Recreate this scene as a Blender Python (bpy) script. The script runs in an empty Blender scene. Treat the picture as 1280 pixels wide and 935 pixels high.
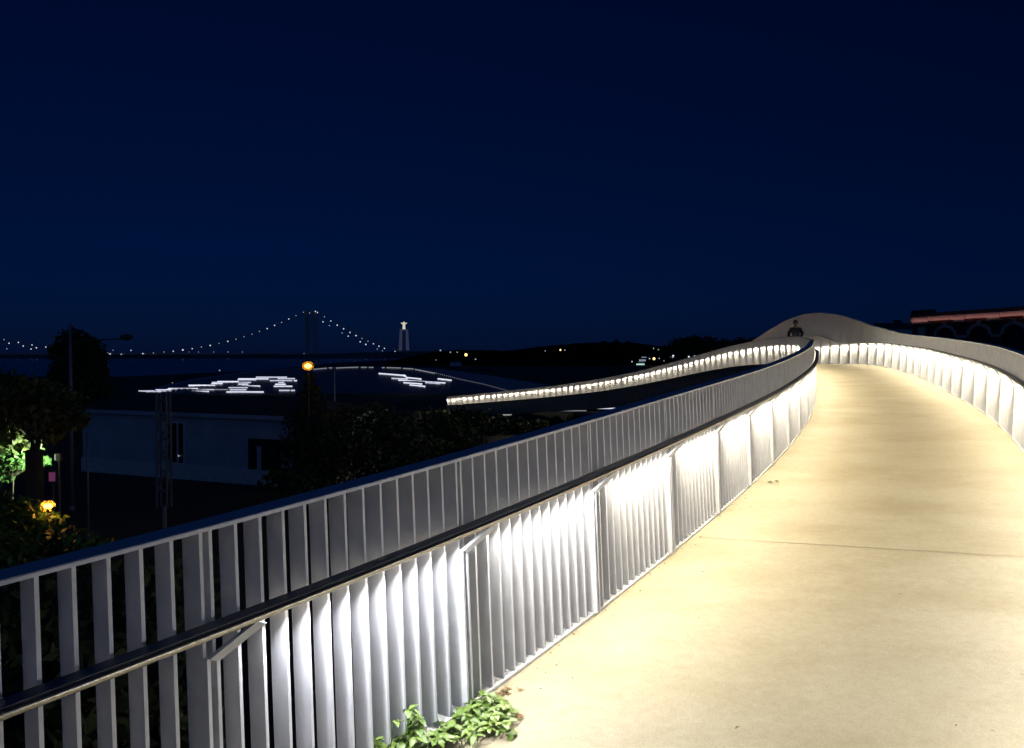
import bpy, bmesh, math, random
import numpy as np
from mathutils import Vector, Matrix

random.seed(7)
rng = np.random.default_rng(7)
S = bpy.context.scene
COL = S.collection
R = math.radians

# ------------------------------------------------------------------ camera, sky, exposure
ZE = 7.5                      # eye height over the land
FPX, CX, CY = 1036.0, 640.0, 467.5
TH = 0.021715                 # pitch down
CT, ST = math.cos(TH), math.sin(TH)
cd = bpy.data.cameras.new("camera")
cd.sensor_width = 36.0
cd.lens = 36.0 * FPX / 1280.0
cd.clip_start = 0.05
cd.clip_end = 12000
cam = bpy.data.objects.new("camera", cd)
COL.objects.link(cam)
cam.location = (0, 0, ZE)
cam.rotation_euler = (math.pi / 2 - TH, 0, 0)
S.camera = cam

SKY_STRENGTH = 0.011
w = bpy.data.worlds.new("World")
S.world = w
w.use_nodes = True
nt = w.node_tree
nt.nodes.clear()
sky = nt.nodes.new("ShaderNodeTexSky")
sky.sky_type = 'NISHITA'
sky.sun_disc = False
sky.sun_elevation = R(5.0)
sky.sun_rotation = R(160)
sky.altitude = 0
sky.air_density = 1.0
sky.dust_density = 0.3
sky.ozone_density = 8.0
tint = nt.nodes.new("ShaderNodeMix")
tint.data_type = 'RGBA'
tint.blend_type = 'MULTIPLY'
tint.inputs[0].default_value = 1.0
tint.inputs[7].default_value = (0.25, 0.50, 0.92, 1)
bg = nt.nodes.new("ShaderNodeBackground")
bg.inputs[1].default_value = SKY_STRENGTH
wo = nt.nodes.new("ShaderNodeOutputWorld")
nt.links.new(sky.outputs[0], tint.inputs[6])
tcw = nt.nodes.new("ShaderNodeTexCoord")
sep = nt.nodes.new("ShaderNodeSeparateXYZ")
nt.links.new(tcw.outputs["Generated"], sep.inputs[0])
hz = nt.nodes.new("ShaderNodeValToRGB")
hz.color_ramp.elements[0].position = 0.0
hz.color_ramp.elements[0].color = (0.0, 0.0, 1.25, 1)
hz.color_ramp.elements[1].position = 0.22
hz.color_ramp.elements[1].color = (0, 0, 0, 1)
hz.color_ramp.interpolation = 'EASE'
nt.links.new(sep.outputs[2], hz.inputs[0])
addn = nt.nodes.new("ShaderNodeMix"); addn.data_type = 'RGBA'; addn.blend_type = 'ADD'; addn.inputs[0].default_value = 1.0
nt.links.new(tint.outputs[2], addn.inputs[6]); nt.links.new(hz.outputs[0], addn.inputs[7])
ag = nt.nodes.new("ShaderNodeValToRGB")          # afterglow of the sunset, behind the viewer
ag.color_ramp.interpolation = 'EASE'
ag.color_ramp.elements[0].position = 0.55; ag.color_ramp.elements[0].color = (0, 0, 0, 1)
ag.color_ramp.elements[1].position = 1.0; ag.color_ramp.elements[1].color = (1.0, 3.1, 8.2, 1)
ymap = nt.nodes.new("ShaderNodeMath"); ymap.operation = 'MULTIPLY_ADD'; ymap.inputs[1].default_value = -.5; ymap.inputs[2].default_value = .5
nt.links.new(sep.outputs[1], ymap.inputs[0]); nt.links.new(ymap.outputs[0], ag.inputs[0])
add2 = nt.nodes.new("ShaderNodeMix"); add2.data_type = 'RGBA'; add2.blend_type = 'ADD'; add2.inputs[0].default_value = 1.0
nt.links.new(addn.outputs[2], add2.inputs[6]); nt.links.new(ag.outputs[0], add2.inputs[7])
nt.links.new(add2.outputs[2], bg.inputs[0])
nt.links.new(bg.outputs[0], wo.inputs[0])

S.view_settings.view_transform = 'Standard'
S.view_settings.look = 'None'
S.view_settings.exposure = 0.0
S.view_settings.gamma = 1.0
S.view_settings.use_curve_mapping = False
try:
    S.cycles.use_denoising = True
    S.cycles.use_light_tree = True
    S.cycles.max_bounces = 6
    S.cycles.diffuse_bounces = 4
    S.cycles.glossy_bounces = 3
    S.cycles.transparent_max_bounces = 6
    S.cycles.sample_clamp_indirect = 6
    S.cycles.caustics_reflective = False
    S.cycles.caustics_refractive = False
except Exception:
    pass
LED_W = 23.0                   # watts per lamp under the handrails

# ------------------------------------------------------------------ helpers
def P(x, y, d):
    """world point seen at photo pixel (x, y) at depth d metres"""
    a, b = (x - CX) / FPX, (CY - y) / FPX
    return Vector((a * d, d * (b * ST + CT), d * (b * CT - ST) + ZE))

def G(x, y, z=0.0):
    a, b = (x - CX) / FPX, (CY - y) / FPX
    d = (z - ZE) / (b * CT - ST)
    return P(x, y, d)

def tag(o, label=None, cat=None, group=None, kind=None):
    if label: o["label"] = label
    if cat: o["category"] = cat
    if group: o["group"] = group
    if kind: o["kind"] = kind
    return o

def empty(name, loc=(0, 0, 0), label=None, cat=None, group=None, rz=0.0):
    o = bpy.data.objects.new(name, None)
    COL.objects.link(o)
    o.location = loc
    o.rotation_euler = (0, 0, rz)
    o.empty_display_size = 0.2
    return tag(o, label, cat, group)

class MB:
    def __init__(self):
        self.v, self.f = [], []
    def add(self, vs, fs):
        n = len(self.v)
        self.v += [tuple(v) for v in vs]
        self.f += [tuple(i + n for i in f) for f in fs]
        return self
    def box(self, c, sx, sy, sz, rz=0.0):
        ca, sa = math.cos(rz), math.sin(rz)
        vs = []
        for dz in (-.5, .5):
            for dx, dy in ((-.5, -.5), (.5, -.5), (.5, .5), (-.5, .5)):
                x, y = dx * sx, dy * sy
                vs.append((c[0] + x * ca - y * sa, c[1] + x * sa + y * ca, c[2] + dz * sz))
        return self.add(vs, [(3, 2, 1, 0), (4, 5, 6, 7), (0, 1, 5, 4), (1, 2, 6, 5), (2, 3, 7, 6), (3, 0, 4, 7)])
    def obox(self, c, ex, ey, ez):
        """box from centre and three half-edge vectors"""
        c, ex, ey, ez = map(Vector, (c, ex, ey, ez))
        vs = [c + sx * ex + sy * ey + sz * ez for sz in (-1, 1) for sx, sy in ((-1, -1), (1, -1), (1, 1), (-1, 1))]
        return self.add(vs, [(3, 2, 1, 0), (4, 5, 6, 7), (0, 1, 5, 4), (1, 2, 6, 5), (2, 3, 7, 6), (3, 0, 4, 7)])
    def tube(self, pts, rad, n=8, cap=True):
        pts = [Vector(p) for p in pts]
        if not hasattr(rad, '__len__'): rad = [rad] * len(pts)
        rings = []
        for i, p in enumerate(pts):
            t = (pts[min(i + 1, len(pts) - 1)] - pts[max(i - 1, 0)]).normalized()
            a = t.cross(Vector((0, 0, 1)))
            if a.length < 1e-3: a = Vector((1, 0, 0))
            a.normalize(); b = a.cross(t)
            rings.append([p + rad[i] * (math.cos(2 * math.pi * k / n) * a + math.sin(2 * math.pi * k / n) * b) for k in range(n)])
        vs = [v for r in rings for v in r]
        fs = [(i * n + k, i * n + (k + 1) % n, (i + 1) * n + (k + 1) % n, (i + 1) * n + k) for i in range(len(pts) - 1) for k in range(n)]
        if cap:
            fs.append(tuple(range(n))[::-1]); fs.append(tuple((len(pts) - 1) * n + k for k in range(n)))
        return self.add(vs, fs)
    def ball(self, c, r, nu=10, nv=7, sc=(1, 1, 1)):
        vs, fs = [], []
        for j in range(nv + 1):
            th = math.pi * j / nv
            for i in range(nu):
                ph = 2 * math.pi * i / nu
                vs.append((c[0] + r * sc[0] * math.sin(th) * math.cos(ph), c[1] + r * sc[1] * math.sin(th) * math.sin(ph), c[2] + r * sc[2] * math.cos(th)))
        for j in range(nv):
            for i in range(nu):
                fs.append((j * nu + i, (j + 1) * nu + i, (j + 1) * nu + (i + 1) % nu, j * nu + (i + 1) % nu))
        return self.add(vs, fs)
    def loft(self, rings, close=True, caps=True):
        n = len(rings[0])
        vs = [v for r in rings for v in r]
        fs = []
        m = n if close else n - 1
        for i in range(len(rings) - 1):
            for k in range(m):
                fs.append((i * n + k, i * n + (k + 1) % n, (i + 1) * n + (k + 1) % n, (i + 1) * n + k))
        if caps and close:
            fs.append(tuple(range(n))[::-1]); fs.append(tuple((len(rings) - 1) * n + k for k in range(n)))
        return self.add(vs, fs)
    def build(self, name, m, parent=None, smooth=False, bevel=0.0, fixn=True):
        me = bpy.data.meshes.new(name)
        me.from_pydata(self.v, [], self.f)
        if fixn:
            bm = bmesh.new(); bm.from_mesh(me)
            bmesh.ops.recalc_face_normals(bm, faces=bm.faces)
            bm.to_mesh(me); bm.free()
        if smooth:
            me.polygons.foreach_set("use_smooth", [True] * len(me.polygons))
        me.materials.append(m)
        o = bpy.data.objects.new(name, me)
        COL.objects.link(o)
        if parent is not None: o.parent = parent
        if bevel:
            b = o.modifiers.new("edge", 'BEVEL'); b.width = bevel; b.segments = 2; b.limit_method = 'ANGLE'
        return o

# ------------------------------------------------------------------ materials
def mat(name, col, rough=0.6, metal=0.0, var=0.0, scale=6.0, bump=0.0, bscale=60.0, emit=None, es=0.0, detail=4.0, spec=None, col2=None):
    m = bpy.data.materials.new(name)
    m.use_nodes = True
    t = m.node_tree
    b = t.nodes["Principled BSDF"]
    b.inputs["Base Color"].default_value = (*col, 1)
    b.inputs["Roughness"].default_value = rough
    b.inputs["Metallic"].default_value = metal
    if spec is not None: b.inputs["Specular IOR Level"].default_value = spec
    tc = t.nodes.new("ShaderNodeTexCoord")
    if var or col2:
        n = t.nodes.new("ShaderNodeTexNoise")
        n.inputs["Scale"].default_value = scale
        n.inputs["Detail"].default_value = detail
        t.links.new(tc.outputs["Object"], n.inputs["Vector"])
        r = t.nodes.new("ShaderNodeValToRGB")
        r.color_ramp.elements[0].position = 0.32
        r.color_ramp.elements[1].position = 0.68
        lo = col2 if col2 else tuple(c * (1 - var) for c in col)
        hi = col if col2 else tuple(min(1, c * (1 + var)) for c in col)
        r.color_ramp.elements[0].color = (*lo, 1)
        r.color_ramp.elements[1].color = (*hi, 1)
        t.links.new(n.outputs["Fac"], r.inputs["Fac"])
        t.links.new(r.outputs["Color"], b.inputs["Base Color"])
    if bump:
        n2 = t.nodes.new("ShaderNodeTexNoise")
        n2.inputs["Scale"].default_value = bscale
        n2.inputs["Detail"].default_value = 4
        t.links.new(tc.outputs["Object"], n2.inputs["Vector"])
        bp = t.nodes.new("ShaderNodeBump")
        bp.inputs["Strength"].default_value = bump
        bp.inputs["Distance"].default_value = 0.01
        t.links.new(n2.outputs["Fac"], bp.inputs["Height"])
        t.links.new(bp.outputs["Normal"], b.inputs["Normal"])
    if emit:
        b.inputs["Emission Color"].default_value = (*emit, 1)
        b.inputs["Emission Strength"].default_value = es
    return m

M = {}
M['fin'] = mat("white_painted_steel", (0.78, 0.78, 0.80), 0.42, var=0.07, scale=9, bump=0.05, bscale=90)
M['rail'] = mat("white_rail_paint", (0.60, 0.62, 0.68), 0.35, var=0.05, scale=5)
M['steel'] = mat("brushed_steel", (0.42, 0.39, 0.32), 0.30, metal=1.0, var=0.08, scale=14)
M['cap'] = mat("dark_blue_cap_paint", (0.05, 0.065, 0.10), 0.38, var=.1, scale=8)
M['bracket'] = mat("white_bracket_paint", (0.75, 0.75, 0.76), 0.45, var=0.08, scale=12)
M['kerb'] = mat("pale_kerb_paint", (0.74, 0.72, 0.66), 0.5, var=0.10, scale=7)
M['girder'] = mat("grey_girder_paint", (0.42, 0.44, 0.44), 0.5, var=0.1, scale=1.2)
M['joint'] = mat("dark_joint_rubber", (0.13, 0.09, 0.05), 0.8)
M['led'] = mat("led_lens", (0.9, 0.9, 0.9), 0.4, emit=(1, .92, .78), es=6.0)
M['earth'] = mat("dark_soil", (0.055, 0.048, 0.035), 0.95, col2=(0.03, 0.035, 0.02), scale=.35, bump=.4, bscale=3)
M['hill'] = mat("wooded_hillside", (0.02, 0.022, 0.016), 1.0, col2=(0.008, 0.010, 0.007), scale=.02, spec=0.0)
M['farhill'] = mat("hazed_far_shore", (0.10, 0.13, 0.16), 1.0, var=.25, scale=.01, spec=0.0)  # bluish, lifted colour stands in for aerial haze
M['leafdark'] = mat("dark_leaves", (0.045, 0.06, 0.025), 0.75, var=.4, scale=1.5, spec=.15)
M['leaf'] = mat("green_leaves", (0.06, 0.125, 0.03), 0.6, var=.4, scale=2.5, spec=.3)
M['leafolive'] = mat("olive_leaves", (0.085, 0.105, 0.03), 0.6, var=.35, scale=2.0, spec=.3)
M['bark'] = mat("bark", (0.07, 0.05, 0.035), 0.95, var=.35, scale=8, bump=.5, bscale=20)
M['grass'] = mat("dry_grass", (0.07, 0.075, 0.03), 0.95, var=.4, scale=1.2)
M['pole'] = mat("galvanised_pole", (0.17, 0.18, 0.20), 0.5, metal=.3, var=.1, scale=4)
M['dark'] = mat("dark_grey_metal", (0.05, 0.05, 0.055), 0.6)
M['brick'] = None
M['stone'] = mat("pale_stone_trim", (0.58, 0.55, 0.54), 0.8, var=.12, scale=3)
M['glassdark'] = mat("dark_window_glass", (0.015, 0.018, 0.025), 0.12, spec=.6)
M['plaster'] = mat("pale_plaster", (0.42, 0.43, 0.48), 0.85, var=.12, scale=.6)
M['rooftile'] = mat("dark_roof_tiles", (0.06, 0.055, 0.055), 0.85, var=.3, scale=3)
M['tile'] = mat("white_ceramic_cladding", (0.16, 0.18, 0.23), 0.35, var=.12, scale=.4)
M['roofblue'] = mat("pale_roof_paving", (0.42, 0.45, 0.50), 0.7, var=.1, scale=.3)
M['strip'] = mat("white_light_strip", (.8, .8, .8), .4, emit=(.84, .87, 1.0), es=0.95)
M['stripmid'] = mat("soft_light_strip", (.8, .8, .8), .4, emit=(.80, .83, 1.0), es=0.68)
M['stripdim'] = mat("dim_light_strip", (.8, .8, .8), .4, emit=(.80, .78, .78), es=0.30)
M['stripfaint'] = mat("faint_light_dot", (.8, .8, .8), .4, emit=(.65, .72, .9), es=0.32)
M['lampwhite'] = mat("cold_white_lamp", (.9, .9, .9), .4, emit=(.80, .85, 1.0), es=1.1)
M['lampsmall'] = mat("small_white_lamp", (.9, .9, .9), .4, emit=(.75, .80, .95), es=0.55)
M['lampwarm'] = mat("warm_yellow_lamp", (.9, .9, .9), .4, emit=(1, .72, .25), es=2.0)
M['lampgreen'] = mat("pale_green_lamp", (.9, .9, .9), .4, emit=(.55, .95, .80), es=0.8)
M['sodium'] = mat("sodium_bulb", (.9, .9, .9), .4, emit=(1, .62, .14), es=9.0)
M['tower'] = mat("hazed_bridge_steel", (0.34, 0.27, 0.28), 0.8, var=.2, scale=.02)  # raised off black in the colour, in place of aerial haze
M['statue'] = mat("self_lit_statue", (.7, .68, .62), .8, emit=(1, .93, .72), es=0.62)  # emission stands in for floodlighting on the figure
M['pedestal'] = mat("self_lit_concrete", (.5, .48, .5), .85, emit=(.48, .43, .66), es=0.05)  # faint violet floodlighting put into the emission
M['leafivy'] = mat("ivy_leaves", (0.19, 0.27, 0.05), 0.42, col2=(0.08, 0.15, 0.02), scale=14, spec=.5)
M['leafdry'] = mat("dry_brown_leaves", (0.20, 0.12, 0.04), 0.7, var=.4, scale=20)
M['jacket'] = mat("dark_navy_cloth", (0.008, 0.012, 0.032), 0.9, var=.2, scale=20)
M['trousers'] = mat("dark_jeans_cloth", (0.02, 0.024, 0.04), 0.9, var=.2, scale=20)
M['skin'] = mat("skin", (0.20, 0.12, 0.09), 0.6)
M['hair'] = mat("black_hair", (0.012, 0.010, 0.009), 0.6)
M['shoe'] = mat("dark_shoe", (0.02, 0.02, 0.02), 0.6)
M['pink'] = mat("magenta_lit_sign", (.4, .1, .3), .6, emit=(.75, .18, .5), es=0.12)

# brick
m = mat("red_brick", (0.20, 0.075, 0.05), 0.9)
t = m.node_tree; b = t.nodes["Principled BSDF"]
tc = t.nodes.new("ShaderNodeTexCoord"); br = t.nodes.new("ShaderNodeTexBrick")
br.inputs["Scale"].default_value = 2.2
br.inputs["Color1"].default_value = (.21, .075, .05, 1); br.inputs["Color2"].default_value = (.15, .055, .04, 1)
br.inputs["Mortar"].default_value = (.22, .18, .15, 1); br.inputs["Mortar Size"].default_value = .012
mp = t.nodes.new("ShaderNodeMapping"); mp.inputs["Rotation"].default_value = (R(90), 0, R(90))
t.links.new(tc.outputs["Object"], mp.inputs[0]); t.links.new(mp.outputs[0], br.inputs[0]); t.links.new(br.outputs[0], b.inputs["Base Color"])
M['brick'] = m

# deck concrete: beige resin aggregate with broad stains, fine grain and speckles
m = mat("beige_aggregate_deck", (0.5, 0.42, 0.28), 0.75)
t = m.node_tree; b = t.nodes["Principled BSDF"]
tc = t.nodes.new("ShaderNodeTexCoord")
def noise(scale, det=4, rough=.55, sc=None):
    n = t.nodes.new("ShaderNodeTexNoise"); n.inputs["Scale"].default_value = scale
    n.inputs["Detail"].default_value = det; n.inputs["Roughness"].default_value = rough
    if sc:
        q = t.nodes.new("ShaderNodeMapping"); q.inputs["Scale"].default_value = sc
        q.inputs["Rotation"].default_value = (0, 0, R(-12))
        t.links.new(tc.outputs["Object"], q.inputs[0]); t.links.new(q.outputs[0], n.inputs["Vector"])
    else:
        t.links.new(tc.outputs["Object"], n.inputs["Vector"])
    return n
def ramp(src, p0, c0, p1, c1):
    r = t.nodes.new("ShaderNodeValToRGB")
    r.color_ramp.elements[0].position = p0; r.color_ramp.elements[0].color = (*c0, 1)
    r.color_ramp.elements[1].position = p1; r.color_ramp.elements[1].color = (*c1, 1)
    t.links.new(src.outputs["Fac"], r.inputs["Fac"]); return r
def mul(a, c, fac=1.0):
    x = t.nodes.new("ShaderNodeMix"); x.data_type = 'RGBA'; x.blend_type = 'MULTIPLY'; x.inputs[0].default_value = fac
    t.links.new(a, x.inputs[6]); t.links.new(c, x.inputs[7]); return x.outputs[2]
r1 = ramp(noise(.55, 5, .6), .28, (.39, .335, .215), .72, (.435, .375, .25))
r2 = ramp(noise(1.15, 5, .62, (.8, 1.15, 1)), .33, (.83, .80, .71), .56, (1, 1, 1))
r3 = ramp(noise(130, 3, .7), .30, (.74, .73, .70), .62, (1.0, 1.0, 1.0))
r4 = ramp(noise(21, 4, .6), .30, (.90, .88, .84), .66, (1, 1, 1))
c = mul(mul(mul(r1.outputs[0], r2.outputs[0]), r3.outputs[0]), r4.outputs[0])
t.links.new(c, b.inputs["Base Color"])
nb = noise(160, 3, .7); bp = t.nodes.new("ShaderNodeBump"); bp.inputs["Strength"].default_value = .35; bp.inputs["Distance"].default_value = .004
t.links.new(nb.outputs["Fac"], bp.inputs["Height"]); t.links.new(bp.outputs["Normal"], b.inputs["Normal"])
M['deck'] = m

# water
m = mat("dark_river_water", (0.008, 0.014, 0.03), 0.22, spec=.6)
t = m.node_tree; b = t.nodes["Principled BSDF"]
tc = t.nodes.new("ShaderNodeTexCoord"); n = t.nodes.new("ShaderNodeTexNoise"); n.inputs["Scale"].default_value = .25; n.inputs["Detail"].default_value = 5
bp = t.nodes.new("ShaderNodeBump"); bp.inputs["Strength"].default_value = .5; bp.inputs["Distance"].default_value = .6
t.links.new(tc.outputs["Object"], n.inputs["Vector"]); t.links.new(n.outputs["Fac"], bp.inputs["Height"]); t.links.new(bp.outputs["Normal"], b.inputs["Normal"])
M['water'] = m

# amber shell added round the lamp bulbs to imitate their glare halo
m = bpy.data.materials.new("halo_shell_amber"); m.use_nodes = True; t = m.node_tree; t.nodes.clear()
o_ = t.nodes.new("ShaderNodeOutputMaterial"); mx = t.nodes.new("ShaderNodeMixShader"); mx.inputs[0].default_value = .22
tr = t.nodes.new("ShaderNodeBsdfTransparent"); tr.inputs[0].default_value = (1, .8, .5, 1)
tl = t.nodes.new("ShaderNodeBsdfTranslucent"); tl.inputs[0].default_value = (1, .55, .15, 1)
t.links.new(tr.outputs[0], mx.inputs[1]); t.links.new(tl.outputs[0], mx.inputs[2]); t.links.new(mx.outputs[0], o_.inputs[0])
M['amber'] = m

# ------------------------------------------------------------------ the line of the bridge
SK = np.array([-8, -4, 0, 3, 6, 10, 14, 18, 23, 28, 34, 40, 48, 58, 70, 85, 105.])
HD = np.array([0.81294, 0.69097, 0.561, 0.49579, 0.46155, 0.40935, 0.35637, 0.35417, 0.30013, 0.21453, 0.07737, 0.02747, -0.0269, -0.13512, -0.29424, -0.47375, -0.65195])
ZK = np.array([-1.771, -1.7445, -1.5225, -1.3538, -1.2195, -1.0203, -0.8553, -0.7235, -0.5824, -0.4031, -0.3608, -0.5163, -0.9784, -1.8031, -2.9758, -4.3614, -6.1137])
SU = np.array([-0.006, -0.0081, -0.0092, -0.0063, -0.0005, 0.0296, 0.0418, 0.0667, 0.0846, 0.0597, 0.0152, 0.0051, -0.0038, -0.0043, -0.0025, -0.0007, 0.0004])
W = 2.5687
def spline(xs, ys, x):
    h = np.diff(xs); N = len(xs); A = np.zeros((N, N)); b = np.zeros(N); A[0, 0] = A[-1, -1] = 1
    for i in range(1, N - 1):
        A[i, i - 1] = h[i - 1]; A[i, i] = 2 * (h[i - 1] + h[i]); A[i, i + 1] = h[i]
        b[i] = 6 * ((ys[i + 1] - ys[i]) / h[i] - (ys[i] - ys[i - 1]) / h[i - 1])
    Mm = np.linalg.solve(A, b); k = np.clip(np.searchsorted(xs, x) - 1, 0, N - 2)
    d = x - xs[k]; hk = h[k]
    return ys[k] + d * ((ys[k + 1] - ys[k]) / hk - hk * (2 * Mm[k] + Mm[k + 1]) / 6) + d * d * Mm[k] / 2 + d ** 3 * (Mm[k + 1] - Mm[k]) / (6 * hk)
SS = np.arange(-8, 105.001, .1)
hdS = spline(SK, HD, SS); zS = spline(SK, ZK, SS); suS = spline(SK, SU, SS)
dx, dy = np.sin(hdS) * .1, np.cos(hdS) * .1
XS = np.concatenate([[0], np.cumsum((dx[1:] + dx[:-1]) / 2)]); YS = np.concatenate([[0], np.cumsum((dy[1:] + dy[:-1]) / 2)])
XS += -0.0533 - XS[80]; YS += 3.8061 - YS[80]
S0, S1 = -5.5, 104.5
LEAN = 0.045
def at(s, off=0.0, h=0.0, right=False):
    """point on the left rail line (or the right one): off metres towards the deck, h above it"""
    x, y, z, hd, su = (float(np.interp(s, SS, q)) for q in (XS, YS, zS, hdS, suS))
    nx, ny = math.cos(hd), -math.sin(hd)
    o = off - LEAN * h
    if right:
        o = W - o
        z += su
    return Vector((x + nx * o, y + ny * o, z + h + ZE))
def frame(s):
    hd = float(np.interp(s, SS, hdS))
    return Vector((math.sin(hd), math.cos(hd), 0)), Vector((math.cos(hd), -math.sin(hd), 0))
def dome(s):                      # the outer parapet swells at the bend
    return float(np.interp(s, [-9, 20, 23.8, 26.1, 29, 32.1, 34.1, 36.3, 38.6, 41.2, 43.9, 46.1, 49, 53, 58, 110],
                           [1.08, 1.08, 1.12, 1.21, 1.41, 1.84, 2.13, 2.36, 2.46, 2.41, 2.16, 1.91, 1.55, 1.22, 1.08, 1.08]))
dz_s = np.arange(-9, 110, .25)
dz_v = np.array([dome(s) for s in dz_s]); kern = np.hanning(9); kern /= kern.sum()
dz_v = np.convolve(np.pad(dz_v, 4, mode='edge'), kern, mode='valid')
def top_h(s, right): return float(np.interp(s, dz_s, dz_v)) if right else 1.08
def hr_rise(s, right):
    if not right: return 0.0
    a = min(max((s - 32.0) / 4.5, 0), 1); b_ = min(max((50 - s) / 5.0, 0), 1)
    f = lambda q: q * q * (3 - 2 * q)
    return 0.5 * f(a) * f(b_)
SEG = [S0] + list(np.arange(-5.25, 60, .25)) + list(np.arange(60, S1 + .01, .5))

# ------------------------------------------------------------------ the footbridge
bridge = empty("footbridge", (0, 0, 0), "curving footbridge with a pale beige deck rising over the dark land", "footbridge")
def deck_pt(s, off, h):
    x, y, z, hd, su = (float(np.interp(s, SS, q)) for q in (XS, YS, zS, hdS, suS))
    return Vector((x + math.cos(hd) * off, y - math.sin(hd) * off, z + su * off / W + h + ZE))
q = MB()
q.loft([[deck_pt(s, o, 0) for o in (-.12, .3, .9, 1.5, 2.2, W + .12)] + [deck_pt(s, o, -.18) for o in (W + .12, -.12)] for s in SEG])
q.build("deck", M['deck'], bridge)
q = MB()
q.loft([[deck_pt(s, o, h) for o, h in ((-.06, -.182), (W + .06, -.182), (W - .15, -.55), (1.85, -1.42), (.75, -1.42), (.15, -.55))] for s in SEG if s > -1])
q.build("girder", M['girder'], bridge)
def dk(x, y):                    # deck point under a photo pixel
    zz = -1.55 + ZE
    for _ in range(12):
        p_ = G(x, y, zz)
        k_ = int(np.argmin((XS - p_.x) ** 2 + (YS - p_.y) ** 2)); zz = zS[k_] + ZE
    return Vector((p_.x, p_.y, zz))
ja, jb = dk(866, 671.5), dk(1292, 696.5)
jv = (jb - ja); jn = Vector((-jv.y, jv.x, 0)).normalized() * .0045
q = MB()
ring = []
for a in np.linspace(.01, 1, 24):
    c0 = ja + jv * a
    k_ = int(np.argmin((XS - c0.x) ** 2 + (YS - c0.y) ** 2)); off_ = math.hypot(c0.x - XS[k_], c0.y - YS[k_])
    if off_ > W - .03: break
    c0.z = zS[k_] + suS[k_] * off_ / W + ZE + .004
    ring.append([c0 - jn, c0 + jn])
q.loft(ring, close=False)
q.build("expansion_joint", M['joint'], bridge)
for s in (20., 48.):
    q = MB(); c0 = deck_pt(s, W / 2, -1.40)
    q.loft([[(c0.x + r_ * math.cos(a) * 1.2, c0.y + r_ * .7 * math.sin(a), z) for a in np.linspace(0, 2 * math.pi, 16, endpoint=False)]
            for z, r_ in ((-.05, .42), (3.0, .40), (c0.z - .8, .46), (c0.z, .62))])
    q.build("pier", M['girder'], bridge, smooth=True)

# ------------------------------------------------------------------ the railings
FIN_D, FIN_T, FIN_P = 0.080, 0.012, 0.0946
BAY = 1.28
S_BR = -1.566
def fin_shape(s, h0, h1, right, d0=0.0, d1=-FIN_D, th=FIN_T):
    t_, n_ = frame(s); e = t_ * (th / 2)
    vs = []
    for h in (h0, h1):
        for o in (d0, d1):
            p = at(s, o, h, right)
            vs += [p - e, p + e]
    return vs, [(0, 1, 3, 2), (4, 6, 7, 5), (0, 4, 5, 1), (2, 3, 7, 6), (0, 2, 6, 4), (1, 5, 7, 3)]
def bar(rng_s, prof, right, hfun):
    return [[at(s, o, hfun(s) + h, right) for o, h in prof] for s in rng_s]
HR_PROF = [(.030, .812), (.088, .812), (.0885, .781), (.030, .781)]
ED_PROF = [(.0895 + .013 * math.cos(a) if abs(a) < 1.5 else .0895, .7965 + .0135 * math.sin(a)) for a in np.linspace(-math.pi / 2, math.pi / 2, 9)]
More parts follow.
